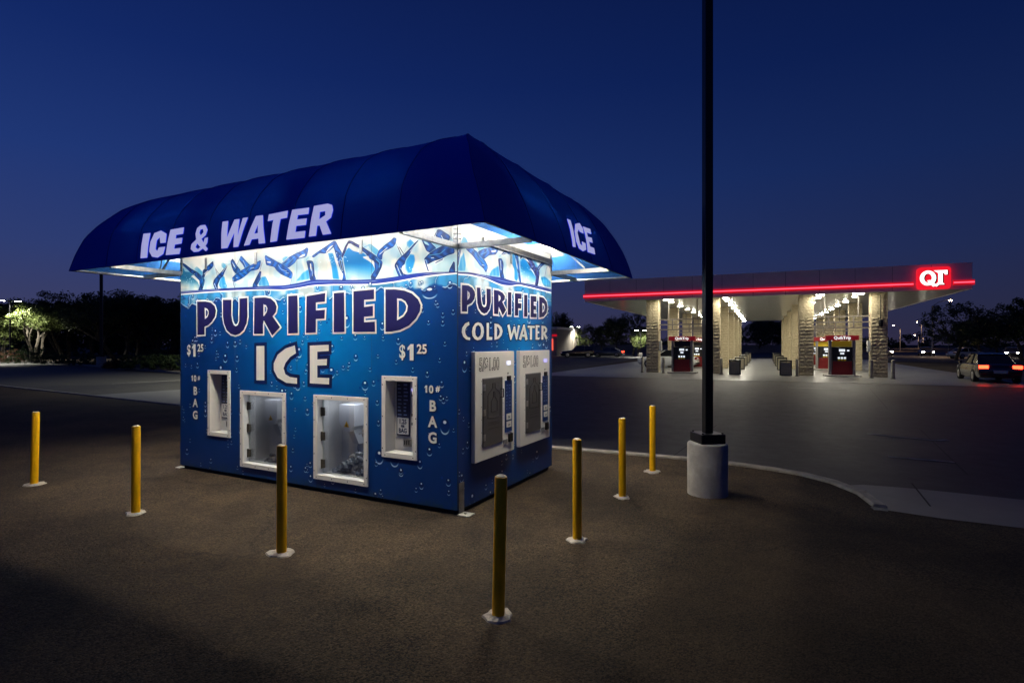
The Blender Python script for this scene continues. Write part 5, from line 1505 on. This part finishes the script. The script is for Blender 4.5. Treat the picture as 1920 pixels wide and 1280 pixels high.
# ------------------------------------------------------------------ cars
M_tyre = mat('tyre_rubber', (.012, .012, .012), .85)
M_rim = mat('alloy_rim', (.45, .45, .46), .3, .9)
M_cglass = mat('car_glass', (.008, .009, .012), .06, spec=.8)
M_tail = mat('tail_lamp_off', (.25, .01, .01), .2, spec=.7)
M_tailon = mat('tail_lamp_lit', (.5, .01, .01), .3, emit=(1.0, .03, .01), estr=14.0)
M_lampoff = mat('head_lamp_off', (.55, .56, .58), .12, spec=.8)
M_headon = mat('head_lamp_lit', (.9, .9, .9), .3, emit=(1.0, .90, .74), estr=60.0)
M_plate = mat('number_plate', (.55, .55, .5), .5)
def make_car(label, paint, loc, rz, suv=False, head=False, tail=False):
    """nose towards +X; lofted shell, glasshouse, four wheels with rims, lamps"""
    t = thing('parked_car' if not (head or tail) else 'car', label, 'car', loc, rz)
    L, W = (4.75, 1.86) if suv else (4.65, 1.80)
    hb = 1.02 if suv else .92
    hr = 1.70 if suv else 1.43
    st = [(-.5, .42, .70, .80), (-.488, .30, hb - .12, .90), (-.45, .24, hb - .02, .955), (-.30, .20, hb, .99), (-.05, .18, hb, 1.0), (.17, .18, hb - .01, 1.0),
          (.30, .19, hb - .07, .99), (.42, .22, hb - .15, .94), (.475, .28, hb - .24, .86), (.5, .40, .62, .72)]
    mb = MB()
    rows = []
    for f, z0, z1, wf in st:
        x, w = f * L, W / 2 * wf
        zm = z0 + (z1 - z0) * .55
        rows.append([(x, -w * .90, z0), (x, -w * .985, z0 + .10), (x, -w, zm), (x, -w * .95, z1 - .05), (x, -w * .84, z1), (x, 0, z1 + .02),
                     (x, w * .84, z1), (x, w * .95, z1 - .05), (x, w, zm), (x, w * .985, z0 + .10), (x, w * .90, z0)])
    n = 11
    mb.add([p for r in rows for p in r], [(i * n + j, i * n + j + 1, (i + 1) * n + j + 1, (i + 1) * n + j) for i in range(len(rows) - 1) for j in range(n - 1)]
           + [(i * n + n - 1, i * n, (i + 1) * n, (i + 1) * n + n - 1) for i in range(len(rows) - 1)] + [tuple(range(n)), tuple((len(rows) - 1) * n + j for j in range(n))])
    mb.build('body', paint, t, smooth=True)
    # glasshouse and roof
    rr0, rr1, f0, f1 = (-.46, -.40, .14, .0) if suv else (-.38, -.22, .19, .02)
    g = [(rr0 * L, hb - .02, .80), (rr1 * L, hr - .05, .66), (f1 * L, hr - .03, .66), (f0 * L, hb - .03, .80)]
    mb = MB()
    v = [(x, s * W / 2 * wf, z) for x, z, wf in g for s in (-1, 1)]
    mb.add(v, [(0, 1, 3, 2), (2, 3, 5, 4), (4, 5, 7, 6), (0, 2, 4, 6), (1, 7, 5, 3)])
    mb.build('windows', M_cglass, t)
    mb = MB()
    xm = (rr1 + f1) / 2 * L
    rp = [(rr1 * L - .06, hr - .055, .64), (rr1 * L + .25, hr, .66), (f1 * L - .3, hr + .01, .67), (f1 * L + .05, hr - .035, .665)]
    for i in range(3):
        (xa, za, wa), (xb, zb_, wb) = rp[i], rp[i + 1]
        mb.add([(xa, -W / 2 * wa, za), (xa, 0, za + .03), (xa, W / 2 * wa, za), (xb, W / 2 * wb, zb_), (xb, 0, zb_ + .03), (xb, -W / 2 * wb, zb_)], [(0, 1, 4, 5), (1, 2, 3, 4)])
    for s in (-1, 1):
        y = lambda wf: s * W / 2 * (wf + .008)
        for (xa, za, wa), (xb, zb_, wb) in ((g[0], g[1]), (g[3], g[2]), ((xm - .05, hb, .80), (xm - .05, hr - .03, .665))):
            mb.tube([(xa, y(wa), za), (xb, y(wb), zb_ + .01)], .035, 6)
    mb.build('roof', paint, t, smooth=True)
    for sx in (-.31, .30):
        for s in (-1, 1):
            r = .36 if suv else .325
            o = MB().lathe([(r * .60, -.10), (r * .95, -.11), (r, -.06), (r, .06), (r * .95, .11), (r * .60, .10)], 24).build('tyre', M_tyre, t, smooth=True)
            o.location = (sx * L, s * (W / 2 - .10), r); o.rotation_euler = (R(90), 0, 0)
            q = MB().lathe([(r * .62, -.10), (r * .55, -.112), (r * .15, -.09), (r * .15, .09), (r * .55, .112), (r * .62, .10)], 12).build('rim', M_rim, o, smooth=True)
    zt = .86 if suv else .80
    for s in (-1, 1):
        y0, y1 = sorted((s * W / 2 * .50, s * W / 2 * .90))
        MB().box(-.502 * L, -.478 * L, y0, y1, zt - .10, zt + .06, c=.02).build('tail_lamp', M_tailon if tail else M_tail, t)
        y0, y1 = sorted((s * W / 2 * .48, s * W / 2 * .86))
        MB().box(.455 * L, .496 * L, y0, y1, .58, .72, c=.02).build('head_lamp', M_headon if head else M_lampoff, t)
        MB().box(.10 * L, .14 * L, s * W / 2 * 1.0 - .06 + s * .08, s * W / 2 * 1.0 + .06 + s * .08, hb - .02, hb + .10, c=.02).build('mirror', paint, t)
    MB().box(-.505 * L, -.495 * L, -.26, .26, .48, .62).build('number_plate', M_plate, t)
    MB().box(-.51 * L, -.48 * L, -.78, .78, .36, .46, c=.02).build('bumper', M_tyre, t)
    return t
P_dark = mat('dark_car_paint', (.012, .013, .016), .25, .3, coat=1.0)
P_grey = mat('grey_car_paint', (.07, .075, .085), .3, .4, coat=1.0)
P_white = mat('white_car_paint', (.62, .62, .60), .3, 0, coat=1.0)
P_silver = mat('silver_car_paint', (.30, .31, .32), .3, .6, coat=1.0)
def gp(px, py, z=ROAD):
    """ground point in metres from a measured bearing and dip (pixels at focal length 1035)"""
    d = (1.79 - z) * 1035.0 / (py - 645.0)
    return ((px - 960.0) / 1035.0 * d, d, z)
make_car('dark estate car parked side on beyond the driveway, by the lit store', P_dark, (9.3, 79, ROAD), R(178), suv=True)
make_car('dark car with a glowing tail lamp parked right of the estate car', P_grey, (14.2, 82, ROAD), R(160), tail=True)
make_car('white car standing behind the left pump', P_white, (12.6, 44.5, ROAD), R(150))
make_car('dark car driving away at right with both red tail lamps lit', P_dark, (24.6, 28.6, ROAD), R(62), tail=True)
make_car('white saloon parked under the dark tree at right', P_white, (59.5, 72, ROAD), R(0), head=False)
make_car('oncoming car with bright headlamps just right of the near block column', P_silver, (62.0, 92, ROAD), R(-112), head=True)
make_car('oncoming car with bright headlamps left of the white saloon', P_dark, (66.0, 88, ROAD), R(-120), head=True)
make_car('oncoming car with headlamps on at the right edge of the picture', P_grey, (71.5, 79, ROAD), R(-130), head=True)

# ------------------------------------------------------------------ store and walls behind
M_stucco = mat('store_stucco', (.38, .33, .27), .85, noise=.12, nscale=3)
store = thing('store_building', 'flat roofed store with a red lit band, half hidden behind the kiosk', 'building', (1.2, 92, ROAD), R(-24))
W0, W1 = -14.0, 6.6
MB().box(W0, W1, 0, 12, 0, 4.3).build('wall', M_stucco, store)
MB().box(W0 - .1, W1 + .1, -.12, 12.1, 4.3, 4.7, c=.03).build('parapet', M_panel, store)
MB().box(W0, W1 + .08, -.10, -.005, 3.15, 3.45).build('light_band', M_band, store)
MB().box(5.0, 6.0, -.08, -.004, .9, 2.75, c=.02).build('lit_poster', mat('lit_red_poster', (.5, .05, .04), .4, emit=(1, .10, .06), estr=1.5), store)
MB().box(5.28, 5.72, -.10, -.081, 1.2, 2.4).build('poster_panel', mat('lit_white_poster', (.7, .7, .7), .4, emit=(1, .85, .8), estr=1.8), store)
for q in range(3):
    w = MB().box(-3 + q * 2.5, -.9 + q * 2.5, -.05, -.003, .7, 2.7).build('window', mat('store_window', (.2, .2, .18), .2, emit=(1, .9, .65), estr=.7), store)
    MB().box(-3.08 + q * 2.5, -.82 + q * 2.5, -.06, -.002, 2.7, 2.8).build('window_frame', M_black, store)
M_cmu = mat('block_wall_grey', (.22, .21, .21), .9, noise=.15, nscale=3, bump=.4, bscale=20)
def block_wall(label, x0, x1, y, h, rz=0.0, loc=None, n=None):
    t = thing('block_wall', label, 'wall', ((x0 + x1) / 2, y, ROAD - .02), rz)
    L = x1 - x0; n = n or max(2, int(L / 3))
    for k in range(n):
        a = -L / 2 + L * k / n
        MB().box(a + .01, a + L / n - .01, -.1, .1, 0, h).build('wall_bay', M_cmu, t)
        MB().box(a - .22, a + .22, -.16, .16, 0, h + .06).build('pier', M_cmu, t)
    MB().box(-L / 2, L / 2, -.13, .13, h, h + .07).build('cap', M_cmu, t)
    return t
block_wall('low pale block wall beyond the far side of the filling station', 12, 62, 118, 1.7)
en = thing('trash_enclosure', 'tan block enclosure wall behind the hedge at left', 'wall', (-24.0, 43, 0), R(-30))
MB().box(-2.2, 5.0, 0, .2, 0, 2.35).build('front_wall', mat('tan_block', (.30, .21, .15), .9, noise=.15, nscale=3, bump=.4, bscale=20), en)
MB().box(-2.2, -2.0, .2, 3.4, 0, 2.35).build('side_wall', MATS['tan_block'], en)
MB().box(-2.25, 5.05, -.05, .25, 2.35, 2.43).build('cap', MATS['tan_block'], en)

# ------------------------------------------------------------------ plants
def leaf_mat(name, c0, c1, tr=.35):
    m = bpy.data.materials.new(name); m.use_nodes = True
    nt = m.node_tree; b = nt.nodes['Principled BSDF']; b.inputs['Roughness'].default_value = .6
    g = nt.nodes.new('ShaderNodeNewGeometry')
    mx = nt.nodes.new('ShaderNodeMix'); mx.data_type = 'RGBA'
    mx.inputs[6].default_value = tuple(c0) + (1,); mx.inputs[7].default_value = tuple(c1) + (1,)
    nt.links.new(g.outputs['Random Per Island'], mx.inputs[0]); nt.links.new(mx.outputs[2], b.inputs['Base Color'])
    t = nt.nodes.new('ShaderNodeBsdfTranslucent'); nt.links.new(mx.outputs[2], t.inputs[0])
    s = nt.nodes.new('ShaderNodeMixShader'); s.inputs[0].default_value = tr
    nt.links.new(b.outputs[0], s.inputs[1]); nt.links.new(t.outputs[0], s.inputs[2]); nt.links.new(s.outputs[0], nt.nodes['Material Output'].inputs[0])
    return m
M_leaf = leaf_mat('dark_foliage', (.030, .045, .018), (.075, .10, .035))
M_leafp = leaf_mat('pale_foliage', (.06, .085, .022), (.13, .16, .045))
M_bush = leaf_mat('shrub_foliage', (.025, .05, .015), (.06, .095, .03))
M_dry = leaf_mat('flowering_foliage', (.05, .045, .02), (.16, .06, .03))
M_bark = mat('bark', (.055, .046, .034), .9, noise=.4, nscale=9, bump=.6, bscale=25)
def leaf_cloud(centres, radii, per, s0, s1, g, squash=.75):
    """thin leaf quads scattered round cluster centres"""
    c = np.repeat(np.asarray(centres), per, 0); r = np.repeat(np.asarray(radii), per)
    n = len(c)
    d = g.normal(size=(n, 3)); d /= np.linalg.norm(d, axis=1)[:, None]
    p = c + d * (r * g.random(n) ** .5)[:, None] * np.array((1, 1, squash))
    a = g.normal(size=(n, 3)); a /= np.linalg.norm(a, axis=1)[:, None]
    b = np.cross(a, g.normal(size=(n, 3))); b /= np.linalg.norm(b, axis=1)[:, None]
    s = g.uniform(s0, s1, n)[:, None]
    a *= s; b *= s * .5
    v = np.stack([p - a, p + b, p + a, p - b], 1).reshape(-1, 3)
    f = np.arange(4 * n).reshape(-1, 4)
    return v, f
def mesh_np(name, v, f, m):
    me = bpy.data.meshes.new(name)
    me.vertices.add(len(v)); me.vertices.foreach_set('co', v.astype(np.float32).ravel())
    me.loops.add(f.size); me.loops.foreach_set('vertex_index', f.astype(np.int32).ravel())
    me.polygons.add(len(f)); me.polygons.foreach_set('loop_start', np.arange(0, f.size, 4, dtype=np.int32))
    me.materials.append(m); me.update(calc_edges=True); me.validate()
    return me
def tree_meshes(kind, seed):
    g = np.random.default_rng(seed); r = random.Random(seed)
    H = 1.0
    trunk = MB(); tips = []
    ntr = 3 if kind == 'airy' else 1
    def grow_b(p, d, L, rad, lev):
        pts = [p]; q = p.copy(); dd = d.copy()
        for k in range(4):
            dd = (dd + Vector((r.uniform(-.22, .22), r.uniform(-.22, .22), r.uniform(-.08, .16)))).normalized()
            q = q + dd * L / 4; pts.append(q.copy())
        trunk.tube([tuple(x) for x in pts], [rad, rad * .9, rad * .78, rad * .66, rad * .5], 6 if lev < 2 else 4)
        if lev >= 3:
            tips.append(pts[-1]); tips.append(pts[2]); return
        for k in range(3 if lev else 4):
            a = r.uniform(0, 6.28); sp = r.uniform(.5, 1.0)
            nd = (dd * .8 + Vector((math.cos(a) * sp, math.sin(a) * sp, r.uniform(-.05, .45)))).normalized()
            grow_b(pts[-1] if k < 2 else pts[3], nd, L * r.uniform(.60, .82), rad * .52, lev + 1)
    for k in range(ntr):
        a = 6.28 * k / ntr + r.uniform(0, 1)
        d0 = Vector((math.cos(a) * .32, math.sin(a) * .32, 1)).normalized() if ntr > 1 else Vector((.04, .02, 1))
        grow_b(Vector((math.cos(a) * .02, math.sin(a) * .02, -.02)), d0, .34 if kind != 'airy' else .30, .028 if ntr == 1 else .018, 1 if ntr > 1 else 0)
    T = np.array([t[:] for t in tips])
    T[:, 2] *= 1.0
    top = T[:, 2].max()
    sc = (.90 if kind == 'airy' else .86) / top
    for i, p in enumerate(trunk.v):
        trunk.v[i] = (p[0] * sc, p[1] * sc, p[2] * sc)
    T *= sc
    if kind == 'airy':
        C = T + g.normal(size=T.shape) * .03; rad = g.uniform(.06, .14, len(C))
        v, f = leaf_cloud(C, rad, max(6, int(11000 / len(C))), .007, .015, g, .8)
    elif kind == 'round':
        N = 130
        d = g.normal(size=(N, 3)); d /= np.linalg.norm(d, axis=1)[:, None]
        C = d * (g.random(N) ** .33)[:, None] * np.array((.50, .50, .33)) + np.array((0, 0, .62)); C[:, 2] = np.maximum(C[:, 2], .26)
        C += g.normal(size=C.shape) * .03
        v, f = leaf_cloud(C, g.uniform(.05, .12, N), 48, .010, .022, g)
    else:
        N = 90
        d = g.normal(size=(N, 3)); d /= np.linalg.norm(d, axis=1)[:, None]
        C = np.vstack([T, d * (g.random(N) ** .4)[:, None] * np.array((.42, .42, .36)) + np.array((0, 0, .60))]); C[:, 2] = np.maximum(C[:, 2], .2)
        v, f = leaf_cloud(C, g.uniform(.05, .13, len(C)), max(12, int(10000 / len(C))), .010, .024, g)
    return trunk.mesh('trunk', M_bark, smooth=True, fix=False), v, f
TREE = {}
for kind, n in (('airy', 3), ('round', 2), ('full', 3)):
    for k in range(n):
        TREE[kind, k] = tree_meshes(kind, 40 + k * 7 + len(kind))
CROWN = {}
def tree(label, kind, k, loc, h, w=1.0, m=None, rz=0.0, group=None):
    tm, v, f = TREE[kind, k]
    m = m or M_leaf
    key = (kind, k, m.name)
    if key not in CROWN:
        CROWN[key] = mesh_np('crown', v, f, m)
    t = thing('tree', label, 'tree', loc, rz, group)
    t.scale = (h * w, h * w, h)
    link('trunk', tm, t)
    link('crown', CROWN[key], t)
    return t
def polar(px, d):
    return ((px - 960.0) / 1035.0 * d, d)
G1 = 'dark trees along the left side of the lot'
for px, d, h, kind, k, w, m, lab in (
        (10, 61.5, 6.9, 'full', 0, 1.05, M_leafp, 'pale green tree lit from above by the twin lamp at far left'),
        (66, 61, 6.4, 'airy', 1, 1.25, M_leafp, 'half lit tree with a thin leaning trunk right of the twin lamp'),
        (-40, 70, 8.0, 'full', 0, 1.0, M_leaf, 'dark tree cut off by the left edge of the picture'),
        (120, 66, 8.0, 'airy', 2, 1.25, M_leaf, 'dark wispy tree left of the distant black lamp pole'),
        (170, 68, 8.8, 'full', 1, 1.0, M_leaf, 'tall dark tree just behind the distant black lamp pole'),
        (222, 60, 7.2, 'airy', 0, 1.3, M_leaf, 'dark open tree right of the distant black lamp pole'),
        (262, 64, 8.0, 'full', 2, 1.0, M_leaf, 'dark tree above the middle of the clipped hedge'),
        (302, 62, 7.8, 'airy', 1, 1.3, M_leaf, 'dark wispy tree above the tan enclosure wall'),
        (345, 62, 7.2, 'full', 0, 1.05, M_leaf, 'dark tree whose right side the kiosk hides')):
    x, y = polar(px, d)
    tree(lab, kind, k, (x, y, 0), h, w, m, px * .37, G1)
for k, (px, d, h, kd, w) in enumerate(((-20, 84, 8.6, 1, 1.2), (30, 88, 9.2, 2, 1.2), (62, 82, 8.4, 0, 1.2), (98, 86, 9.0, 1, 1.25), (140, 84, 8.2, 2, 1.25), (196, 88, 9.4, 0, 1.2), (240, 82, 8.0, 1, 1.25), (284, 86, 9.2, 2, 1.2), (326, 84, 8.2, 0, 1.2))):
    x, y = polar(px, d)
    tree('dark tree in the back row at left, %s from the left edge' % ('first second third fourth fifth sixth seventh eighth ninth'.split()[k]), 'full', kd, (x, y, 0), h, w, M_leaf, px * .41, 'back row of dark trees at left')
G2 = 'trees behind the filling station lot'
for px, d, h, kind, k, w, m, lab in (
        (1046, 108, 8.6, 'full', 1, .8, M_leaf, 'dark tree rising over the store roof beside the kiosk'),
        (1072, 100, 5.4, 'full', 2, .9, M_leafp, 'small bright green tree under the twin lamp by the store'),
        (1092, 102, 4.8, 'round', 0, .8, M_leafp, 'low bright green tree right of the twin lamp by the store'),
        (1128, 104, 6.2, 'full', 0, .9, M_leaf, 'dark tree left of the tallest one behind the parked cars'),
        (1158, 96, 7.0, 'full', 2, .75, M_leaf, 'dark tree behind the left block column'),
        (1186, 92, 7.6, 'round', 1, .80, M_leaf, 'tallest dark rounded tree left of the outermost column'),
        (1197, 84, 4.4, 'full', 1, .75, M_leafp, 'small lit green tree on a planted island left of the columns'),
        (1432, 128, 8.4, 'full', 0, 1.2, M_leaf, 'dark tree seen through the canopy, left of the gap'),
        (1470, 124, 7.6, 'full', 2, 1.2, M_leaf, 'dark tree seen through the canopy, right of the gap'),
        (1420, 118, 6.6, 'round', 0, 1.1, M_leaf, 'low rounded tree seen through the canopy behind the far columns')):
    x, y = polar(px, d)
    tree(lab, kind, k, (x, y, ROAD), h, w, m, rng.uniform(0, 6), G2)
G3 = 'trees along the street at right'
for px, d, h, kind, k, w, m, lab in (
        (1792, 66, 7.0, 'round', 0, 1.02, M_leaf, 'big rounded dark tree over the white parked saloon'),
        (1868, 70, 6.2, 'full', 1, 1.0, M_leaf, 'dark tree right of the big rounded one'),
        (1918, 62, 7.0, 'round', 1, 1.0, M_leaf, 'dark tree cut off by the right edge of the picture'),
        (1965, 60, 8.0, 'full', 0, 1.0, M_leaf, 'dark tree mostly beyond the right edge'),
        (1838, 88, 6.4, 'full', 2, 1.1, M_leaf, 'dark tree filling the gap behind the rounded one')):
    x, y = polar(px, d)
    tree(lab, kind, k, (x, y, ROAD), h, w, m, rng.uniform(0, 6), G3)
# far line of trees and low hills beyond the street: reads as one mass
g = np.random.default_rng(5)
xs = np.linspace(-260, 320, 420)
C = np.stack([xs + g.normal(size=420), 175 + g.normal(size=420) * 4, 1.2 + 3.2 * g.random(420) * (.6 + .4 * np.sin(xs * .11))], 1)
C = np.vstack([C, np.stack([g.uniform(-120, -22, 130), 96 + g.normal(size=130) * 3, g.uniform(.5, 3.6, 130)], 1)])
v, f = leaf_cloud(C, g.uniform(1.4, 3.0, 550), 60, .25, .6, g)
link('far_tree_line', mesh_np('far_tree_line', v, f, M_leaf), kind='stuff', label='far dark line of trees along the horizon')
def bush(label, loc, sx, sy, sz, m, n=70, seed=0, box=False, name='shrub', cat='shrub', rz=0.0, group='shrubs in the planted bed at left', per=50):
    g = np.random.default_rng(seed + 100)
    if box:
        C = np.stack([g.uniform(-sx, sx, n), g.uniform(-sy, sy, n), g.uniform(.12, sz, n)], 1); rr = g.uniform(.12, .20, n)
    else:
        d = g.normal(size=(n, 3)); d /= np.linalg.norm(d, axis=1)[:, None]
        C = np.abs(d) * np.array((0, 0, 1)) + d * np.array((1, 1, 0)); C = C * (g.random(n) ** .4)[:, None] * np.array((sx, sy, sz)); rr = g.uniform(.12, .30, n)
    v, f = leaf_cloud(C, rr, per, .03, .07, g)
    v[:, 2] = np.maximum(v[:, 2], 0)
    t = thing(name, label, cat, loc, rz, group)
    link('foliage', mesh_np('foliage', v, f, m), t)
    mb = MB()
    for k in range(5):
        a = k * 1.256
        mb.tube([(math.cos(a) * .05, math.sin(a) * .05, -.02), (math.cos(a) * sx * .35, math.sin(a) * sy * .35, sz * .6)], [.025, .012], 5)
    mb.build('stems', M_bark, t)
    return t
for k, (px, d, sx, sz, m, lab) in enumerate((
        (20, 55, 1.6, 1.3, M_dry, 'orange flowering shrub below the lit tree'),
        (48, 52, 2.0, 1.6, M_bush, 'wide dark shrub at the foot of the lit tree'),
        (78, 50, 1.2, 1.9, M_bush, 'tall pale grassy shrub beside the leaning trunk'),
        (108, 50, 1.6, 1.0, M_bush, 'low dark shrub left of the lamp pole base'),
        (150, 48, 1.8, 1.1, M_bush, 'low dark shrub close to the lamp pole base'),
        (216, 40.6, .9, .55, M_dry, 'small orange tinted shrub right of the lamp pole base'))):
    x, y = polar(px, d)
    bush(lab, (x, y, 0), sx, sx * .8, sz, m, 60, k)
for k, (px, d, sx, lab) in enumerate(((246, 39.8, 1.3, 'clipped green hedge block nearest the lamp pole base'), (286, 38.2, 1.2, 'clipped green hedge block in the middle of the hedge row'),
                                      (322, 36.8, 1.25, 'clipped green hedge block next to the kiosk wall'), (285, 43.5, 2.6, 'longer dark hedge behind the clipped blocks'))):
    x, y = polar(px, d)
    bush(lab, (x, y, .02), sx, .5, 1.0 if k < 3 else 1.35, M_bush, 70, 20 + k, True, 'hedge', 'hedge', R(-38), 'hedge blocks along the far kerb')

# ------------------------------------------------------------------ street and lot lamps that are lit in the picture, and one assumed lot lamp
M_lamp = mat('lamp_lens_lit', (.9, .9, .9), .4, emit=(1.0, .97, .88), estr=60.0)
M_sod = mat('sodium_lens_lit', (.9, .9, .9), .4, emit=(1.0, .62, .34), estr=150.0)
def spot(parent, loc, energy, col, ang=140):
    l = bpy.data.lights.new('lamp_light', 'SPOT'); l.energy = energy; l.color = col; l.spot_size = R(ang); l.spot_blend = .5; l.shadow_soft_size = .15
    o = bpy.data.objects.new('lamp_light', l); COL.objects.link(o); o.parent = parent; o.location = loc
    return o
x, y = polar(19, 57.5); t = lamp_pole('lot_lamp', 'twin headed lit lamp above the pale green tree at far left', (x, y, 0), R(50), 6.35, .25, .6, .12, (0, R(180)), M_lamp)
spot(t, (.62, 0, 6.2), 4200, (1, .97, .80)); spot(t, (-.62, 0, 6.2), 4200, (1, .97, .86))
x, y = polar(190, 46); lamp_pole('lamp_pole', 'distant unlit black lamp pole on a concrete base beyond the left lot', (x, y, 0), R(20), 8.4, .34, .75, .20, (R(20), R(200)))
x, y = polar(470, 31); t = lamp_pole('lot_lamp', 'assumed twin headed lot lamp added behind the kiosk, hidden by its canopy', (x, y, ROAD), R(60), 8.0, .25, .6, .12, (0, R(180)), M_lamp)  # unseen lamp, assumed from the light lying on the left lot
spot(t, (.62, 0, 7.85), 1700, (1, .97, .70)); spot(t, (-.62, 0, 7.85), 1700, (1, .97, .80))  # spots of the assumed lamp, added to brighten the left lot
x, y = polar(1078, 97); t = lamp_pole('lot_lamp', 'twin headed lit lamp between store and dark trees', (x, y, ROAD), R(10), 5.0, .25, .6, .12, (0, R(180)), M_lamp)
spot(t, (.62, 0, 4.85), 2600, (1, .97, .86)); spot(t, (-.62, 0, 4.85), 2600, (1, .97, .86))
x, y = polar(1201, 82); t = lamp_pole('lot_lamp', 'lit lamp beside the small green tree left of the columns', (x, y, ROAD), R(10), 4.0, .25, .6, .10, (0, R(180)), M_lamp)
spot(t, (.62, 0, 3.85), 1400, (1, .97, .86)); spot(t, (-.62, 0, 3.85), 1400, (1, .97, .86))
def street_lamp(label, px, d, py, px_pole):
    h = 1.79 + (645 - py) * d / 1035.0
    x, y = polar(px_pole, d); xl, _ = polar(px, d)
    t = thing('street_lamp', label, 'street lamp', (x, y, ROAD), 0, 'lit street lamps along the road')
    MB().tube([(0, 0, 0), (0, 0, h * .6), (0, 0, h - .9)], [.11, .09, .075], 10).build('pole', M_pgrey, t, smooth=True)
    MB().tube([(0, 0, h - .95), ((xl - x) * .35, 0, h - .35), ((xl - x) * .85, 0, h + .02)], .045, 8).build('arm', M_pgrey, t, smooth=True)
    hd = MB().box(xl - x - .38, xl - x + .38, -.15, .15, h - .02, h + .14, c=.05).build('lamp_head', M_pgrey, t)
    MB().lathe([(.06, h - .15), (.17, h - .10), (.19, h - .021)], 14, cx=xl - x).build('lens', M_sod, hd)
    spot(t, (xl - x, 0, h - .2), 2500, (1, .62, .36))
street_lamp('lit street lamp with a long arm over the rounded dark tree', 1782, 84, 561, 1748)
street_lamp('lit street lamp nearest the block column at right', 1675, 150, 609, 1688)
street_lamp('small distant street lamp, upper of the far cluster', 1719, 210, 603, 1728)
street_lamp('small distant street lamp, lower left of the far cluster', 1715, 230, 627, 1722)
street_lamp('small distant street lamp, lower right of the far cluster', 1724, 260, 628, 1731)
# road sign by the street
x, y = polar(1778, 70); t = thing('road_sign', 'small square road sign on a post under the rounded tree', 'sign', (x, y, ROAD))
MB().tube([(0, 0, 0), (0, 0, 2.6)], .03, 8).build('post', M_pgrey, t)
MB().box(-.3, .3, -.04, -.03, 1.9, 2.6, c=.004).build('sign_plate', mat('sign_plate_grey', (.3, .3, .28), .5), t)
